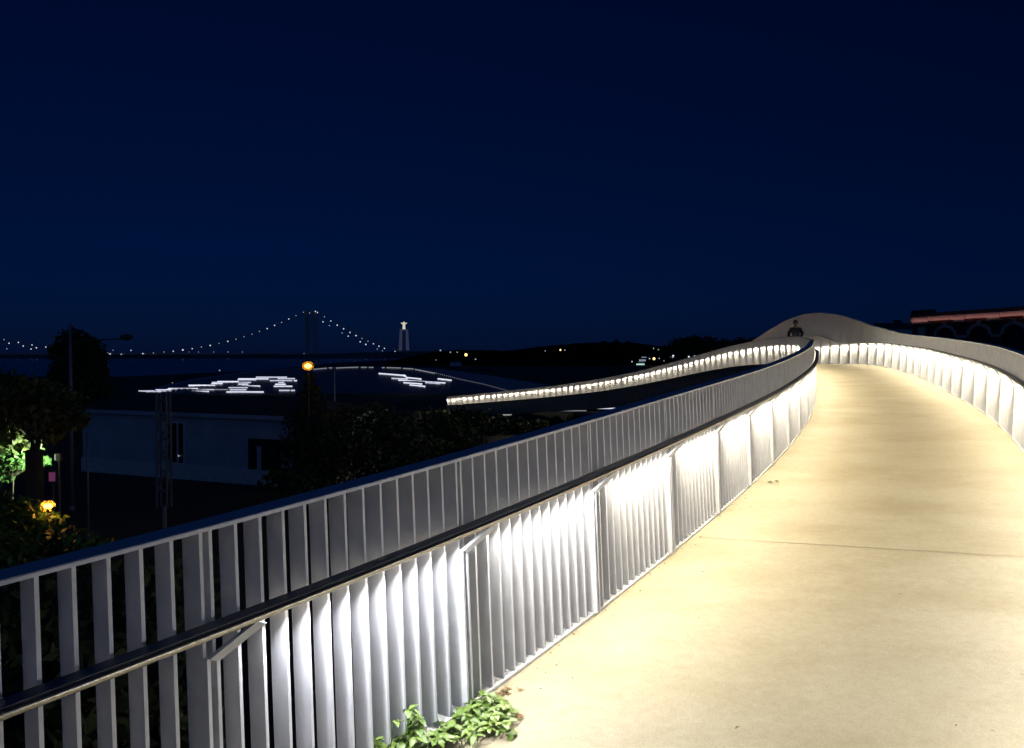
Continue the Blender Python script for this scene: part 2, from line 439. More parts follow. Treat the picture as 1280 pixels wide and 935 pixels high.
def railing(right, label):
    rt = empty("railing", at(S0, 0, 0, right), label, "railing")
    inv = Matrix.Translation(-Vector(rt.location))
    def put(o):
        o.parent = rt; o.matrix_parent_inverse = inv; return o
    rise = lambda s: hr_rise(s, right)
    th = lambda s: top_h(s, right)
    # plates on top and bottom
    q = MB(); q.loft(bar(SEG, [(.004, .0), (.004, .011), (.001, .014), (-.100, .014), (-.100, .0)], right, th)); put(q.build("top_rail", M['rail']))
    q = MB(); q.loft(bar(SEG, HR_PROF, right, rise)); hr_ = put(q.build("handrail", M['cap']))
    q = MB(); q.loft(bar(SEG, ED_PROF, right, rise)); q.build("front_edge", M['steel'], hr_, smooth=True)
    q = MB(); q.loft(bar(SEG, [(.009, .003), (.009, .016), (-.092, .016), (-.092, .003)], right, lambda s: 0)); put(q.build("kerb", M['kerb']))
    # fins: the hundred that show largest one by one, the others as a mass
    ss = np.array([S_BR + BAY * kb + .034 + (BAY - .034) / 13 * j for kb in range(-4, int((S1 - S_BR) / BAY) + 1) for j in range(1, 13)])
    ss = ss[(ss > S0 + .05) & (ss < S1 - .05)]
    start = -2.3 if not right else 6.0
    k0 = int(np.searchsorted(ss, start))
    mass = MB(); count = 0
    for i, s in enumerate(ss):
        sh = fin_shape(s, .012, th(s), right)
        if k0 <= i < k0 + 100:
            put(MB().add(*sh).build("fin", M['fin']))
        else:
            mass.add(*sh)
    o = put(mass.build("fins", M['fin'])); o["kind"] = "stuff"
    # brackets and the light strips they carry
    nb = int((S1 - S_BR) / BAY)
    pitch = BAY if True else 0
    sb = [S_BR + BAY * k for k in range(-3, nb + 1)]
    led_from = S_BR - .01 if not right else S_BR - .01
    stripmass, brmass = MB(), MB()
    nbr = nls = 0
    for k, s in enumerate(sb):
        if s < S0 + .1: continue
        t_, n_ = frame(s); rz = hr_rise(s, right)
        e = t_ * .006
        qb = MB()
        for e_off in (0.0, .034):
            qb.add(*fin_shape(s + e_off, .60, th(s), right, .004, -.084, .012))
            qb.add(*fin_shape(s + e_off, .012, .60, right, .024, -.084, .012))
            qb.loft([[at(s + e_off + a, o, h, right) for a, o in ((-.006, .0045), (.006, .0045), (.006, .024), (-.006, .024))] for h in (.601, .70)])
        qb.loft([[at(s + .017 + .13 * a + b_, .016 + .066 * a + o, .690 + .087 * a + rz * a + c_, right) for b_, o, c_ in ((-.018, -.006, .008), (.018, -.006, -.008), (.018, .012, -.008), (-.018, .012, .008))] for a in (0., 1.)])
        put(qb.build("bracket", M['bracket']))
        if s >= led_from and s + BAY < S1 + .2:
            a0, a1 = s + (.30 if right else .19 if s < 26 else .42), s + BAY - .05
            q = MB(); q.loft([[at(x, o, h, right) for o, h in ((.034, .780), (.058, .780), (.056, .772), (.036, .772))] for x in (a0, (a0 + a1) / 2, a1)])
            lens = put(q.build("light_strip", M['led']))
            ld = bpy.data.lights.new("strip_light", 'AREA')
            ld.shape = 'RECTANGLE'; ld.size = (a1 - a0); ld.size_y = .022
            f = min(max((s + 1.5) / 2.8, 0), 1)
            cool, warm = (.90, .925, 1.0), (1.0, .90, .69)
            if right: f = min(max((s + 1.0) / 8.0, 0.2), 1)
            ld.spread = R(175)
            ld.color = tuple(c * (1 - f) + w_ * f for c, w_ in zip(cool, warm))
            ld.energy = LED_W * (1.0 + .10 * math.sin(k * 12.9898))
            lo = bpy.data.objects.new("strip_light", ld); COL.objects.link(lo)
            sm = (a0 + a1) / 2
            c_ = at(sm, .045, .768, right)
            ex = (at(a1, .06, .772, right) - at(a0, .06, .772, right)).normalized()
            tl_ = .35 if right else (1.0 if s < 26 else -.25)
            ld.energy *= .80 if right else float(np.interp(s, [0, 6], [1.45, 1.18]))
            if not right and s >= 26: ld.energy *= 1.2
            ez = Vector((0, 0, 1)) - n_ * (tl_ if not right else -tl_); ey = ez.cross(ex).normalized(); ez = ex.cross(ey)
            mw = Matrix((ex, ey, ez)).transposed().to_4x4(); mw.translation = c_
            lo.parent = lens
            lo.matrix_parent_inverse = Matrix.Identity(4)
            lo.matrix_basis = mw
    return rt
rail_l = railing(False, "long white slatted railing on the left edge, looping back lit along the descending arm")
rail_r = railing(True, "white slatted railing on the outer edge, swelling into a tall rounded parapet at the bend")

# ------------------------------------------------------------------ land, river, hills
def land_h(x, y):
    near = [(float(np.interp(s, SS, XS)) + math.cos(float(np.interp(s, SS, hdS))) * 1.2, float(np.interp(s, SS, YS)) - math.sin(float(np.interp(s, SS, hdS))) * 1.2, s) for s in np.arange(-8, 4.1, .5)]
    d = min(math.hypot(x - a, y - b_) for a, b_, _ in near)
    k = min(max(1 - (d - 1.8) / 8.0, 0), 1)
    hgt = 5.25 * k * k * (3 - 2 * k)
    xe, ye = float(np.interp(104, SS, XS)), float(np.interp(104, SS, YS))
    d2 = math.hypot(x - xe, (y - ye) * .8)
    k2 = min(max(1 - d2 / 14.0, 0), 1)
    d3 = math.hypot((x - 5) / 1.6, y - 92)
    k3 = min(max(1 - d3 / 9.0, 0), 1)
    return max(hgt, 0.9 * k2, 1.4 * k3)
gx = np.concatenate([[-5000, -2500, -1200, -600, -300, -150, -80, -50], np.arange(-36, -14, 4), np.arange(-14, 14, .7), np.arange(14, 40, 4), [50, 80, 150, 300, 600, 1200, 2500, 5000]])
gy = np.concatenate([[-500, -200, -90, -50, -30, -20], np.arange(-14, 20, .7), np.arange(20, 124, 4), [140, 180, 240, 300, 400, 700, 1200, 2500, 7000]])
q = MB(); nxg = len(gx)
q.v = [(x, y, land_h(x, y) + (0.05 * math.sin(x * 2.1) * math.cos(y * 1.7) if land_h(x, y) > .01 else 0) if (abs(x) < 45 and -45 < y < 130) else 0.0) for y in gy for x in gx]
q.f = [(j * nxg + i, j * nxg + i + 1, (j + 1) * nxg + i + 1, (j + 1) * nxg + i) for j in range(len(gy) - 1) for i in range(nxg - 1)]
g = q.build("ground", M['earth'], smooth=True, fixn=False); tag(g, kind="structure")
q = MB(); q.add([(-3500, 300, .06), (-140, 300, .06), (-130, 420, .06), (-190, 900, .06), (-260, 2395, .06), (-3500, 2395, .06)], [(0, 1, 2, 3, 4, 5)])
tag(q.build("river_water", M['water']), kind="structure")

def ridge(name, pts, d, depth, seed, rough=1.0, mt='hill', step=3):
    """a hill: a rounded mass whose crest passes the given photo points at depth d"""
    r_ = np.random.default_rng(seed)
    xs = np.arange(pts[0][0], pts[-1][0] + .1, step)
    ys = np.interp(xs, [p[0] for p in pts], [p[1] for p in pts])
    prof = [(-.55, 0.0), (-.38, .30), (-.24, .62), (-.12, .86), (0, 1.0), (.2, .9), (.5, 0.0)]
    rings = []
    sm = np.convolve(r_.normal(0, rough, len(xs) + 2), [.25, .5, .25], 'valid')
    for i, (x, y) in enumerate(zip(xs, ys)):
        c = P(x, y + sm[i] * .8, d)
        ring = []
        for k, (a, b_) in enumerate(prof):
            dd = a * depth
            z = c.z * b_ * (1 + (0.05 * r_.normal() if 0 < k < 4 else 0)) if b_ else -1.0
            ring.append((c.x * (1 + dd / d), c.y + dd, z))
        rings.append(ring)
    qq = MB(); qq.loft(rings, close=False)
    return tag(qq.build(name, M[mt]), kind="structure")
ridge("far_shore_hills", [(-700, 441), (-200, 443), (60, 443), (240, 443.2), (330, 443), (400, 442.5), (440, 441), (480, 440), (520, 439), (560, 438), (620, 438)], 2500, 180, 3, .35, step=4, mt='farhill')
ridge("hills", [(486, 452), (520, 444), (545, 439.5), (575, 437.5), (600, 438), (640, 437.8), (662, 435), (690, 432), (720, 429.5), (745, 428), (770, 428), (795, 429), (815, 431), (840, 434), (900, 432), (1000, 436), (1200, 440), (1500, 441)], 800, 300, 5, .7, step=2.5)

# ------------------------------------------------------------------ trees and shrubs
def leaves(blobs, n, size, seed, droop=.3):
    r_ = np.random.default_rng(seed)
    vol = np.array([b_[3] ** 2 for b_ in blobs]); pick = r_.choice(len(blobs), n, p=vol / vol.sum())
    V, Fc = [], []
    for i in range(n):
        bx_, by_, bz_, br_ = blobs[pick[i]]
        u = r_.normal(size=3); u /= np.linalg.norm(u) + 1e-9
        rad = br_ * (r_.random() ** .45) * (1 + .12 * r_.normal())
        c = np.array([bx_, by_, bz_]) + u * rad * np.array([1, 1, .85])
        a = r_.normal(size=3); a[2] -= droop; a /= np.linalg.norm(a)
        b2 = np.cross(a, r_.normal(size=3)); b2 /= np.linalg.norm(b2) + 1e-9
        sz = size * (.6 + .8 * r_.random())
        k = len(V)
        V += [tuple(c - a * sz), tuple(c + b2 * sz * .45), tuple(c + a * sz), tuple(c - b2 * sz * .45)]
        Fc.append((k, k + 1, k + 2, k + 3))
    qq = MB(); qq.v, qq.f = V, Fc
    return qq
def tree(name, label, cat, base, blobs, n, size, seed, mt='leafdark', trunk_r=.14, group=None, foliage="crown"):
    base = Vector(base)
    o = empty(name, base, label, cat, group)
    L = [(b_[0] - base.x, b_[1] - base.y, b_[2] - base.z, b_[3]) for b_ in blobs]
    leaves(L, n, size, seed).build(foliage, M[mt], o, fixn=False)
    q_ = MB()
    cx = sum(b_[0] for b_ in L) / len(L); cy = sum(b_[1] for b_ in L) / len(L); zt = max(b_[2] for b_ in L)
    zl = min(b_[2] - b_[3] * .3 for b_ in L); zl = max(zl, .25 * zt)
    q_.tube([(0, 0, -.2), (cx * .15, cy * .15, zl * .5), (cx * .4, cy * .4, zl), (cx * .9, cy * .9, zt * .85)], [trunk_r, trunk_r * .8, trunk_r * .6, trunk_r * .2], 9)
    for b_ in L:
        q_.tube([(cx * .4, cy * .4, zl), ((cx * .4 + b_[0]) / 2, (cy * .4 + b_[1]) / 2, (zl + b_[2]) / 2 + .05), (b_[0], b_[1], b_[2] + b_[3] * .3)], [trunk_r * .45, trunk_r * .3, trunk_r * .1], 6)
    q_.build("trunk", M['bark'], o, smooth=True)
    return o
def blob(x, y, d, rpx): 
    p = P(x, y, d); return (p.x, p.y, p.z, rpx * d / FPX)
def gbase(x, d, z=None):
    p = P(x, 445, d); return (p.x, p.y, land_h(p.x, p.y) if z is None else z)

tree("round_tree", "tall dark tree with a bulging crown against the blue sky at the left", "tree", gbase(98, 70),
     [blob(*b_) for b_ in ((92, 427, 70, 19), (80, 440, 70, 17), (112, 436, 71, 17), (123, 447, 70, 14), (95, 455, 70, 24), (120, 466, 70, 16), (76, 470, 71, 17), (100, 485, 70, 26), (128, 488, 70, 14))], 5200, .26, 11, trunk_r=.3)
tree("leafy_tree", "broad tree with olive yellow leaf tips under the tall dark tree", "tree", gbase(42, 22.5),
     [blob(*b_) for b_ in ((10, 500, 23, 40), (45, 505, 23, 36), (75, 512, 22.5, 26), (92, 500, 22.5, 14), (25, 535, 23, 34), (95, 523, 22, 16), (-25, 500, 23, 45), (60, 535, 22.5, 24))], 5000, .13, 12, 'leafolive', .22)
tree("low_shrub", "leafy shrub lit bright green by a hidden white lamp at the far left", "shrub", gbase(8, 22.6),
     [blob(*b_) for b_ in ((22, 575, 23.4, 18), (-5, 585, 23.4, 26), (35, 585, 23.6, 12), (58, 577, 23.6, 7), (46, 560, 23.4, 7), (5, 560, 23.2, 14))], 2600, .085, 13, 'leaf', .02, foliage="foliage")
tree("low_shrub", "dark shrub around the small amber garden lamp", "shrub", gbase(40, 18),
     [blob(*b_) for b_ in ((30, 655, 18.4, 34), (72, 650, 18.8, 11), (0, 650, 18, 40), (70, 690, 18, 36), (110, 690, 17, 30), (20, 700, 17, 40))], 3000, .10, 14, 'leaf', .08, foliage="foliage")
for k, (lab, bx, d, bl, n, sz) in enumerate((
    ("narrow dark tree rising to the orange street lamp", 392, 46, ((388, 488, 46, 13), (386, 474, 46, 9), (392, 505, 46, 18), (380, 530, 46, 24), (405, 530, 45, 22), (392, 560, 45, 30), (432, 522, 47, 20), (418, 535, 46, 20)), 2600, .16),
    ("wide black tree standing right of the low house", 395, 40, ((365, 560, 40, 24), (395, 580, 40, 40), (430, 560, 40, 42), (350, 600, 39, 26), (410, 615, 39, 42)), 3800, .16),
    ("dark round tree in the middle of the black thicket", 485, 42, ((470, 530, 42, 34), (500, 545, 42, 40), (460, 570, 41, 44), (520, 575, 41, 36), (490, 600, 40, 40)), 3800, .16),
    ("dark tree whose crown ends below the lit tip of the far railing", 565, 44, ((545, 530, 44, 26), (565, 545, 44, 30), (590, 560, 43, 24), (550, 575, 42, 36), (600, 580, 42, 22)), 3000, .15))):
    tree("dark_tree", lab, "tree", gbase(bx, d), [blob(*b_) for b_ in bl], n, sz, 20 + k, 'leafdark', .2)
for k, (lab, bx, d, bl) in enumerate((
    ("low dark bush on the slope just below the lit tip of the far railing", 590, 86, ((575, 522, 86, 16), (598, 527, 86, 18), (560, 535, 85, 20))),
    ("wide olive bush on the slope below the two small light bars", 645, 80, ((625, 531, 80, 13), (650, 533, 80, 15), (672, 536, 80, 14), (610, 545, 79, 18))),
    ("olive bush on the slope beside the long dim canopy", 715, 82, ((695, 530, 82, 11), (720, 528, 82, 11), (742, 525, 82, 9), (705, 545, 81, 16))))):
    tree("slope_bush", lab, "bush", gbase(bx, d), [blob(*b_) for b_ in bl], 2400, .22, 80 + k, 'leafdark', .08, foliage="foliage")
for k, (lab, bx, d, bl) in enumerate((
    ("high wooded clump on the ridge above the lamps", 868, 560, ((850, 434, 560, 14), (868, 430, 560, 13), (885, 431, 560, 13), (838, 438, 560, 9), (872, 440, 560, 16))),
    ("low wooded clump touching the rounded parapet", 925, 560, ((905, 434, 560, 11), (925, 433, 560, 12), (942, 432, 560, 11), (915, 440, 560, 12))),
    ("small wooded clump on the middle of the hill crest", 770, 760, ((755, 432, 760, 6), (770, 431, 760, 6), (785, 432, 760, 6), (745, 433, 760, 5))))):
    tree("distant_tree", lab, "tree", (P(bx, 445, d).x, P(bx, 445, d).y, 0), [blob(*b_) for b_ in bl], 2600, 1.3, 40 + k, 'leafdark', 1.0)

# ------------------------------------------------------------------ suspension bridge
DB = 2600.0
sb = empty("suspension_bridge", P(388, 447, DB), "far suspension bridge with a tall tower and strings of cable lamps", "bridge")
sbi = -Vector(sb.location)
def sput(o):
    o.parent = sb; o.matrix_parent_inverse = Matrix.Translation(sbi); return o
pxm = DB / FPX
q = MB()
for x in (383.2, 394.2):
    a, b_ = P(x, 388.5, DB), P(x, 449, DB)
    q.box(((a.x + b_.x) / 2, a.y, (a.z + b_.z) / 2), 3.4 * pxm, 9, a.z - b_.z)
for y in (390, 402, 415, 428, 440):
    c = P(388.7, y, DB); q.box((c.x, c.y, c.z), 9 * pxm, 6, 1.2 * pxm)
for y0, y1 in ((390, 402), (402, 415), (415, 428)):
    for sx in (-1, 1):
        a, b_ = P(388.7 - 4.5 * sx, y0, DB), P(388.7 + 4.5 * sx, y1, DB)
        q.tube([a, b_], 1.3, 4)
sput(q.build("tower", M['tower']))
a, b_ = P(-900, 441.2, DB), P(590, 441.2, DB)
q = MB(); q.box(((a.x + b_.x) / 2, a.y, a.z - 2.5), b_.x - a.x, 20, 5.0); sput(q.build("road_deck", M['tower']))
cabL = [(384, 388.5), (366, 398), (343, 407.5), (324, 414), (305, 420.5), (285, 427), (262, 432), (240, 436), (215, 439.5), (180, 441.5), (152, 442), (120, 441), (100, 439), (66, 436.5), (45, 434.5), (28, 432), (10, 428.5), (-40, 415), (-120, 388.5)]
cabR = [(394, 388.5), (414, 401), (437, 412), (460, 421.5), (480, 431), (500, 439), (520, 444.5), (545, 447.5), (560, 448.5)]
for cab in (cabL, cabR):
    for dy_ in (0, 26):
        q = MB(); q.tube([P(x, y, DB) + Vector((0, dy_, 0)) for x, y in cab], .7, 5); sput(q.build("cable", M['tower']))
l1 = [(20, 178), (45, 196), (92, 192), (116, 210), (160, 205), (182, 219), (229, 215), (262, 226), (540, 245), (550, 250), (565, 231), (606, 252), (655, 232), (714, 248), (767, 245), (820, 240), (866, 236), (914, 230), (961, 223), (1007, 215), (1051, 207), (1095, 197), (1139, 187), (1180, 176), (1220, 163), (1260, 151), (34, 224), (155, 225)]
l2 = [(17, 137), (56, 123), (93, 107), (128, 92), (164, 75), (200, 58), (237, 41), (268, 45), (297, 37), (307, 42), (342, 64), (335, 89), (374, 85), (367, 108), (406, 106), (438, 124), (431, 145), (470, 142), (461, 161), (500, 158), (521, 189), (530, 172), (549, 202), (560, 186), (587, 199), (615, 211), (606, 225), (642, 222), (632, 234), (680, 243), (695, 238), (710, 244), (722, 250), (760, 264), (797, 265), (785, 283), (822, 267), (835, 272), (846, 270), (870, 272), (897, 280), (920, 275)]
deck_lights = [(232 + 4, 440), (248, 440), (267, 440), (285, 440), (303, 440), (380, 442), (420, 443.5), (434, 443.5), (458, 444)]
pts = [(x / 4, 380 + y / 4, 1) for x, y in l1] + [(320 + x / 4, 380 + y / 4, 1) for x, y in l2] + [(x, y, 0) for x, y in deck_lights]
big = {(550, 250), (45, 196), (116, 210), (182, 219), (229, 215), (606, 252), (914, 230)}
for i, (x, y, br_) in enumerate(pts):
    r_ = 1.75 if br_ else 1.1
    if i < len(l1) and l1[i] in big: r_ = 2.2
    r_ *= .75 + .4 * random.random()
    q = MB(); q.ball(P(x, y, DB - 14), r_, 6, 4); sput(q.build("cable_lamp", M['lampwhite'] if r_ > 1.6 else M['lampsmall']))

# hilltop monument: figure with open arms on a pedestal of four legs
DM = 2500.0; pm = DM / FPX
mo = empty("monument", P(505, 438, DM), "hilltop monument, pale self-lit figure with open arms on a tall four legged pedestal", "monument")
moi = Matrix.Translation(-Vector(mo.location))
c = P(505, 438, DM)
H = lambda y: P(505, y, DM).z
q = MB()
for sx in (-1, 1):
    for sy in (-1, 1):
        q.loft([[(c.x + sx * w0 + a * t0, c.y + sy * w0 + b_ * t0, z) for a, b_ in ((-1, -1), (1, -1), (1, 1), (-1, 1))] for z, w0, t0 in ((H(438), 4.6 * pm, 1.3 * pm), (H(424), 4.1 * pm, 1.15 * pm), (H(413), 3.7 * pm, 1.0 * pm))])
q.box((c.x, c.y, H(412.3)), 9.6 * pm, 9.6 * pm, 1.4 * pm)
o = q.build("pedestal", M['pedestal']); o.parent = mo; o.matrix_parent_inverse = moi
q = MB()
q.loft([[(c.x + rr * math.cos(a), c.y + rr * .7 * math.sin(a), H(y)) for a in np.linspace(0, 2 * math.pi, 10, endpoint=False)] for y, rr in ((411.5, 1.9 * pm), (408, 1.6 * pm), (405, 1.7 * pm), (403.9, 1.1 * pm))])
q.tube([(c.x - 3.6 * pm, c.y, H(403.6)), (c.x - 1.5 * pm, c.y, H(404.6)), (c.x + 1.5 * pm, c.y, H(404.6)), (c.x + 3.6 * pm, c.y, H(403.6))], [.55 * pm, .9 * pm, .9 * pm, .55 * pm], 8)
q.ball((c.x, c.y, H(403.0)), .95 * pm, 8, 6)
o = q.build("figure", M['statue']); o.parent = mo; o.matrix_parent_inverse = moi

# ------------------------------------------------------------------ lamps on the far hillside and shore
def far_lamp(x, y, d, rpx, mt, label, group):
    p = P(x, y, d); r_ = rpx * d / FPX
    q_ = MB(); q_.ball((0, 0, 0), r_, 8, 6)
    o_ = empty("distant_lamp", p, label, "lamp", group)
    q_.build("lamp_head", M[mt], o_)
    qq = MB(); qq.tube([(0, 0, -r_ * .8), (0, 0, -r_ * .8 - max(3.0, p.z * .5))], r_ * .12, 5); qq.build("pole", M['dark'], o_)
hl = "small white lamp shining on the dark wooded hillside across the land"
for x, y, r_ in ((550.5, 438, .9), (563, 440.3, .8), (571.5, 440.3, .7), (594.5, 449, .8), (681.5, 438.6, .6), (706, 437.6, .7), (545, 450, .5), (817, 435.5, .7), (823, 437, .7), (841, 446.5, .9), (838, 446.2, .6), (835, 443.8, .6), (830, 451, .6), (790, 452, .9), (812, 448.2, .9), (824, 448, .7)):
    far_lamp(x, y, 640, r_, 'lampsmall', hl, "white lamps on the far hillside")
for x, y, r_ in ((841.5, 444.7, 1.1), (861, 446, 1.1), (868.5, 445.5, 1.2)):
    far_lamp(x, y, 500, r_, 'lampwhite', "bright white lamp just above the lit far railing", "bright lamps just over the far railing")
far_lamp(582.5, 443.5, 640, 1.9, 'lampwarm', "warm yellow lamp on the hillside right of the monument", None)
far_lamp(700.5, 437.4, 640, 1.1, 'lampwarm', "warm small lamp near the hill crest above the descending arm", None)
far_lamp(817.5, 448.4, 640, 1.7, 'lampwarm', "pale warm lamp right of the green lit pavilion", None)
for x, y, r_ in ((55, 478.5, 1.3), (34.5, 476.5, .8), (27, 476.5, .6)):
    far_lamp(x, y, 240, r_, 'lampsmall', "small white lamp by the river behind the olive tree", "white lamps by the river")
for x, y, r_ in ((215.5, 479.2, 1.0), (274.5, 463, .8)):
    far_lamp(x, y, 230, r_, 'lampsmall', "small white lamp just over the roof of the low museum", "white lamps over the museum roof")
# the green-white lit pavilion on the hillside
pv = empty("lit_pavilion", P(802, 454, 640), "pale green lit pavilion with a stepped roof on the hillside", "pavilion")
pvi = Matrix.Translation(-Vector(pv.location)); ps = 640 / FPX
for nm, (x, y, wpx, hpx), mt in (("base", (800.5, 455.4, 9, 1.6), 'lampgreen'), ("lit_storey", (803, 450.4, 7, 2.2), 'stripfaint'), ("roof", (805, 446.6, 5, 1.0), 'stripfaint'), ("wall", (801.5, 453.0, 8, 3.0), 'dark')):
    p = P(x, y, 640 + (6 if nm == "wall" else 0)); q = MB(); q.box(p, wpx * ps, 5, hpx * ps)
    o = q.build(nm, M[mt]); o.parent = pv; o.matrix_parent_inverse = pvi
fb = empty("distant_house", P(570, 455, 560), "small pale blue house low on the dark hillside", "house")
p = P(570, 454.8, 560); fs = 560 / FPX
q = MB(); q.box((0, 0, (p.z - fb.location.z)), 13 * fs, 8, 5.5 * fs); q.build("wall", M['roofblue'], fb)
q = MB(); q.loft([[(-7 * fs, -5, p.z - fb.location.z + 2.8 * fs), (7 * fs, -5, p.z - fb.location.z + 2.8 * fs), (7 * fs, 5, p.z - fb.location.z + 2.8 * fs), (-7 * fs, 5, p.z - fb.location.z + 2.8 * fs)],
                  [(-6 * fs, -.5, p.z - fb.location.z + 4.2 * fs), (6 * fs, -.5, p.z - fb.location.z + 4.2 * fs), (6 * fs, .5, p.z - fb.location.z + 4.2 * fs), (-6 * fs, .5, p.z - fb.location.z + 4.2 * fs)]]); q.build("roof", M['rooftile'], fb)

# ------------------------------------------------------------------ the low museum
mu = empty("museum", P(420, 490, 168), "low sweeping museum with stepped bars of white light on its dark shell", "museum")
mui = Matrix.Translation(-Vector(mu.location))
def mput(o):
    o.parent = mu; o.matrix_parent_inverse = mui; return o
rimx = [150, 176, 200, 240, 300, 360, 430, 480, 520, 545, 570, 605, 640, 668]
rimy = [493, 489.5, 485, 476, 467, 461.5, 458.8, 459.2, 461, 464.5, 471, 478.5, 488, 494]
DR, DF = 176.0, 164.0
basey = lambda x: np.interp(x, [150, 300, 450, 560, 668], [495, 494.5, 496.5, 500, 504])
backx = [150, 176, 240, 300, 360, 430, 480, 545, 575, 610, 650, 690, 705]
backy = [492, 488, 474, 465.4, 460.4, 458.0, 458.2, 460.6, 464.0, 469.0, 475.5, 482, 486]
xs = np.linspace(150, 668, 75)
front, roofr = [], []
rings = []
for x in xs:
    fb_ = P(x, basey(x), DF); fb0 = Vector((fb_.x, fb_.y, 0))
    rim = P(x, float(np.interp(x, rimx, rimy)), DR)
    bx_ = 150 + (x - 150) * (705 - 150) / (668 - 150)
    bk = P(bx_, float(np.interp(bx_, backx, backy)), 212)
    rings.append((fb0 + Vector((0, 3.5, 0)), fb_, rim, bk, Vector((bk.x, bk.y + 4, 0))))
q = MB(); q.loft([[r_[0], r_[1], r_[2]] for r_ in rings], close=False); mput(q.build("facade", M['tile']))
q = MB(); q.loft([[r_[2], r_[3], r_[4]] for r_ in rings], close=False); mput(q.build("roof", M['roofblue']))
def fpt(x, y, out=.12):
    yr = float(np.interp(x, rimx, rimy)); yb = float(basey(x))
    v = min(max((y - yr) / max(yb - yr, .5), 0), 1)
    d = DR + (DF - DR) * v
    return P(x, y, d - .25)
def strip(x0, x1, y0, y1, th, mt):
    a, b_ = fpt(x0, y0), fpt(x1, y1)
    q_ = MB(); ex = (b_ - a) / 2
    q_.obox((a + b_) / 2, ex, Vector((0, .08, 0)), Vector((0, 0, th / 2 * 170 / FPX)))
    mput(q_.build("light_strip", M[mt]))
k = 6.095
for x0, x1, y in ((20, 140, 208), (75, 190, 214), (150, 260, 200), (160, 555, 211), (245, 470, 190), (230, 590, 198), (400, 600, 165), (405, 945, 170.5), (575, 660, 152), (580, 875, 143), (620, 780, 137), (780, 855, 156), (775, 915, 123), (780, 1010, 116), (915, 1150, 103), (1080, 1210, 114), (1020, 1190, 129), (1204, 1226, 129), (1085, 1130, 143), (1060, 1140, 157), (1050, 1190, 172), (1090, 1170, 203), (1180, 1210, 203), (705, 850, 183), (715, 840, 199), (690, 972, 215)):
    strip(170 + x0 / k, 170 + x1 / k, 455 + y / k, 455 + y / k, 2.3, 'strip' if (x0 * 7 + int(y)) % 5 < 3 else 'stripmid')
strip(170 + 590 / k, 170 + 700 / k, 455 + 196 / k, 455 + 196 / k, 1.5, 'stripdim')
for x0, x1, y0, y1 in ((630, 835, 135, 151), (728, 850, 172, 178), (838, 955, 166, 178), (780, 1138, 186, 208), (818, 962, 205, 216), (865, 985, 222, 234), (1080, 1186, 175, 187), (985, 1100, 204, 213), (815, 840, 150, 160)):
    strip(370 + x0 / k, 370 + x1 / k, 445 + y0 / k, 445 + y1 / k, 2.3, 'strip' if (x0 * 7 + y0) % 5 < 3 else 'stripmid')
for x0, x1, y0, y1 in ((130, 235, 101, 92), (250, 276, 90, 90), (305, 475, 91, 84.5), (495, 540, 86, 85.5), (555, 590, 86, 86), (655, 676, 88, 88), (690, 800, 88, 91), (815, 895, 94, 98), (905, 1060, 101, 131)):
    x0, x1, y0, y1 = 370 + x0 / k, 370 + x1 / k, 445 + y0 / k, 445 + y1 / k
    strip(x0, x1, y0, y1, .95, 'stripdim')
for i in range(38):
    a = i / 37; x = 545 + a * 95; y = float(np.interp(x, rimx, rimy)) + 1.6
    strip(x, x + .9, y, y + .2, .6, 'stripfaint')

# ------------------------------------------------------------------ low house in the dark
A = P(104, 590, 54); B = P(390, 611, 46.6); A.z = B.z = 0
u = (B - A); Lh = u.length; u.normalize(); nrm = Vector((u.y, -u.x, 0))   # towards the camera
if nrm.y > 0: nrm = -nrm
ho = empty("low_house", (A + B) / 2, "low pale plastered house with a dark roof behind the lattice mast", "house")
hoi = Matrix.Translation(-Vector(ho.location))
def hput(o):
    o.parent = ho; o.matrix_parent_inverse = hoi; return o
hw = 3.85
q = MB(); c = (A + B) / 2 - nrm * 3.5; q.obox((c.x, c.y, hw / 2), u * Lh / 2, nrm * 3.5, Vector((0, 0, hw / 2))); hput(q.build("wall", M['plaster']))
q = MB(); q.obox((c.x, c.y, .45), u * (Lh / 2 + .08), nrm * 3.58, Vector((0, 0, .45))); hput(q.build("plinth", M['stone']))
q = MB(); q.obox((c.x, c.y, hw + .12), u * (Lh / 2 + .35), nrm * 3.85, Vector((0, 0, .119))); hput(q.build("eave", M['plaster']))
q = MB(); zt = hw + .245
q.loft([[c + u * a * (Lh / 2 + .3) + nrm * b_ * 3.8 + Vector((0, 0, zt)) for a, b_ in ((-1, -1), (1, -1), (1, 1), (-1, 1))], [c + u * a * (Lh / 2 - 3) + nrm * b_ * .1 + Vector((0, 0, zt + .85)) for a, b_ in ((-1, -1), (1, -1), (1, 1), (-1, 1))]])
hput(q.build("roof", M['rooftile']))
def hwall(x):                       # distance along the wall for a photo column
    best = min(np.linspace(0, Lh, 400), key=lambda k_: abs(CX + FPX * (A + u * k_).x / ((A + u * k_).y * CT - (0 - ZE) * ST) - x)); return best
k0, k1 = hwall(207), hwall(231); zc = 2.2
fr = MB(); cc = A + u * (k0 + k1) / 2 + nrm * .03
for a in (-1, -.33, .33, 1): fr.obox(cc + u * a * (k1 - k0) / 2 + Vector((0, 0, zc)), u * .05, nrm * .04, Vector((0, 0, 1.25)))
for z in (zc - 1.25, zc + 1.25): fr.obox(cc + Vector((0, 0, z)), u * ((k1 - k0) / 2 + .05), nrm * .043, Vector((0, 0, .05)))
wn = hput(fr.build("window", M['stone']))
pn = MB(); pn.obox(A + u * (k0 + k1) / 2 + Vector((0, 0, zc)) + nrm * .012, u * ((k1 - k0) / 2), nrm * .01, Vector((0, 0, 1.2))); o = pn.build("pane", M['glassdark']); o.parent = wn
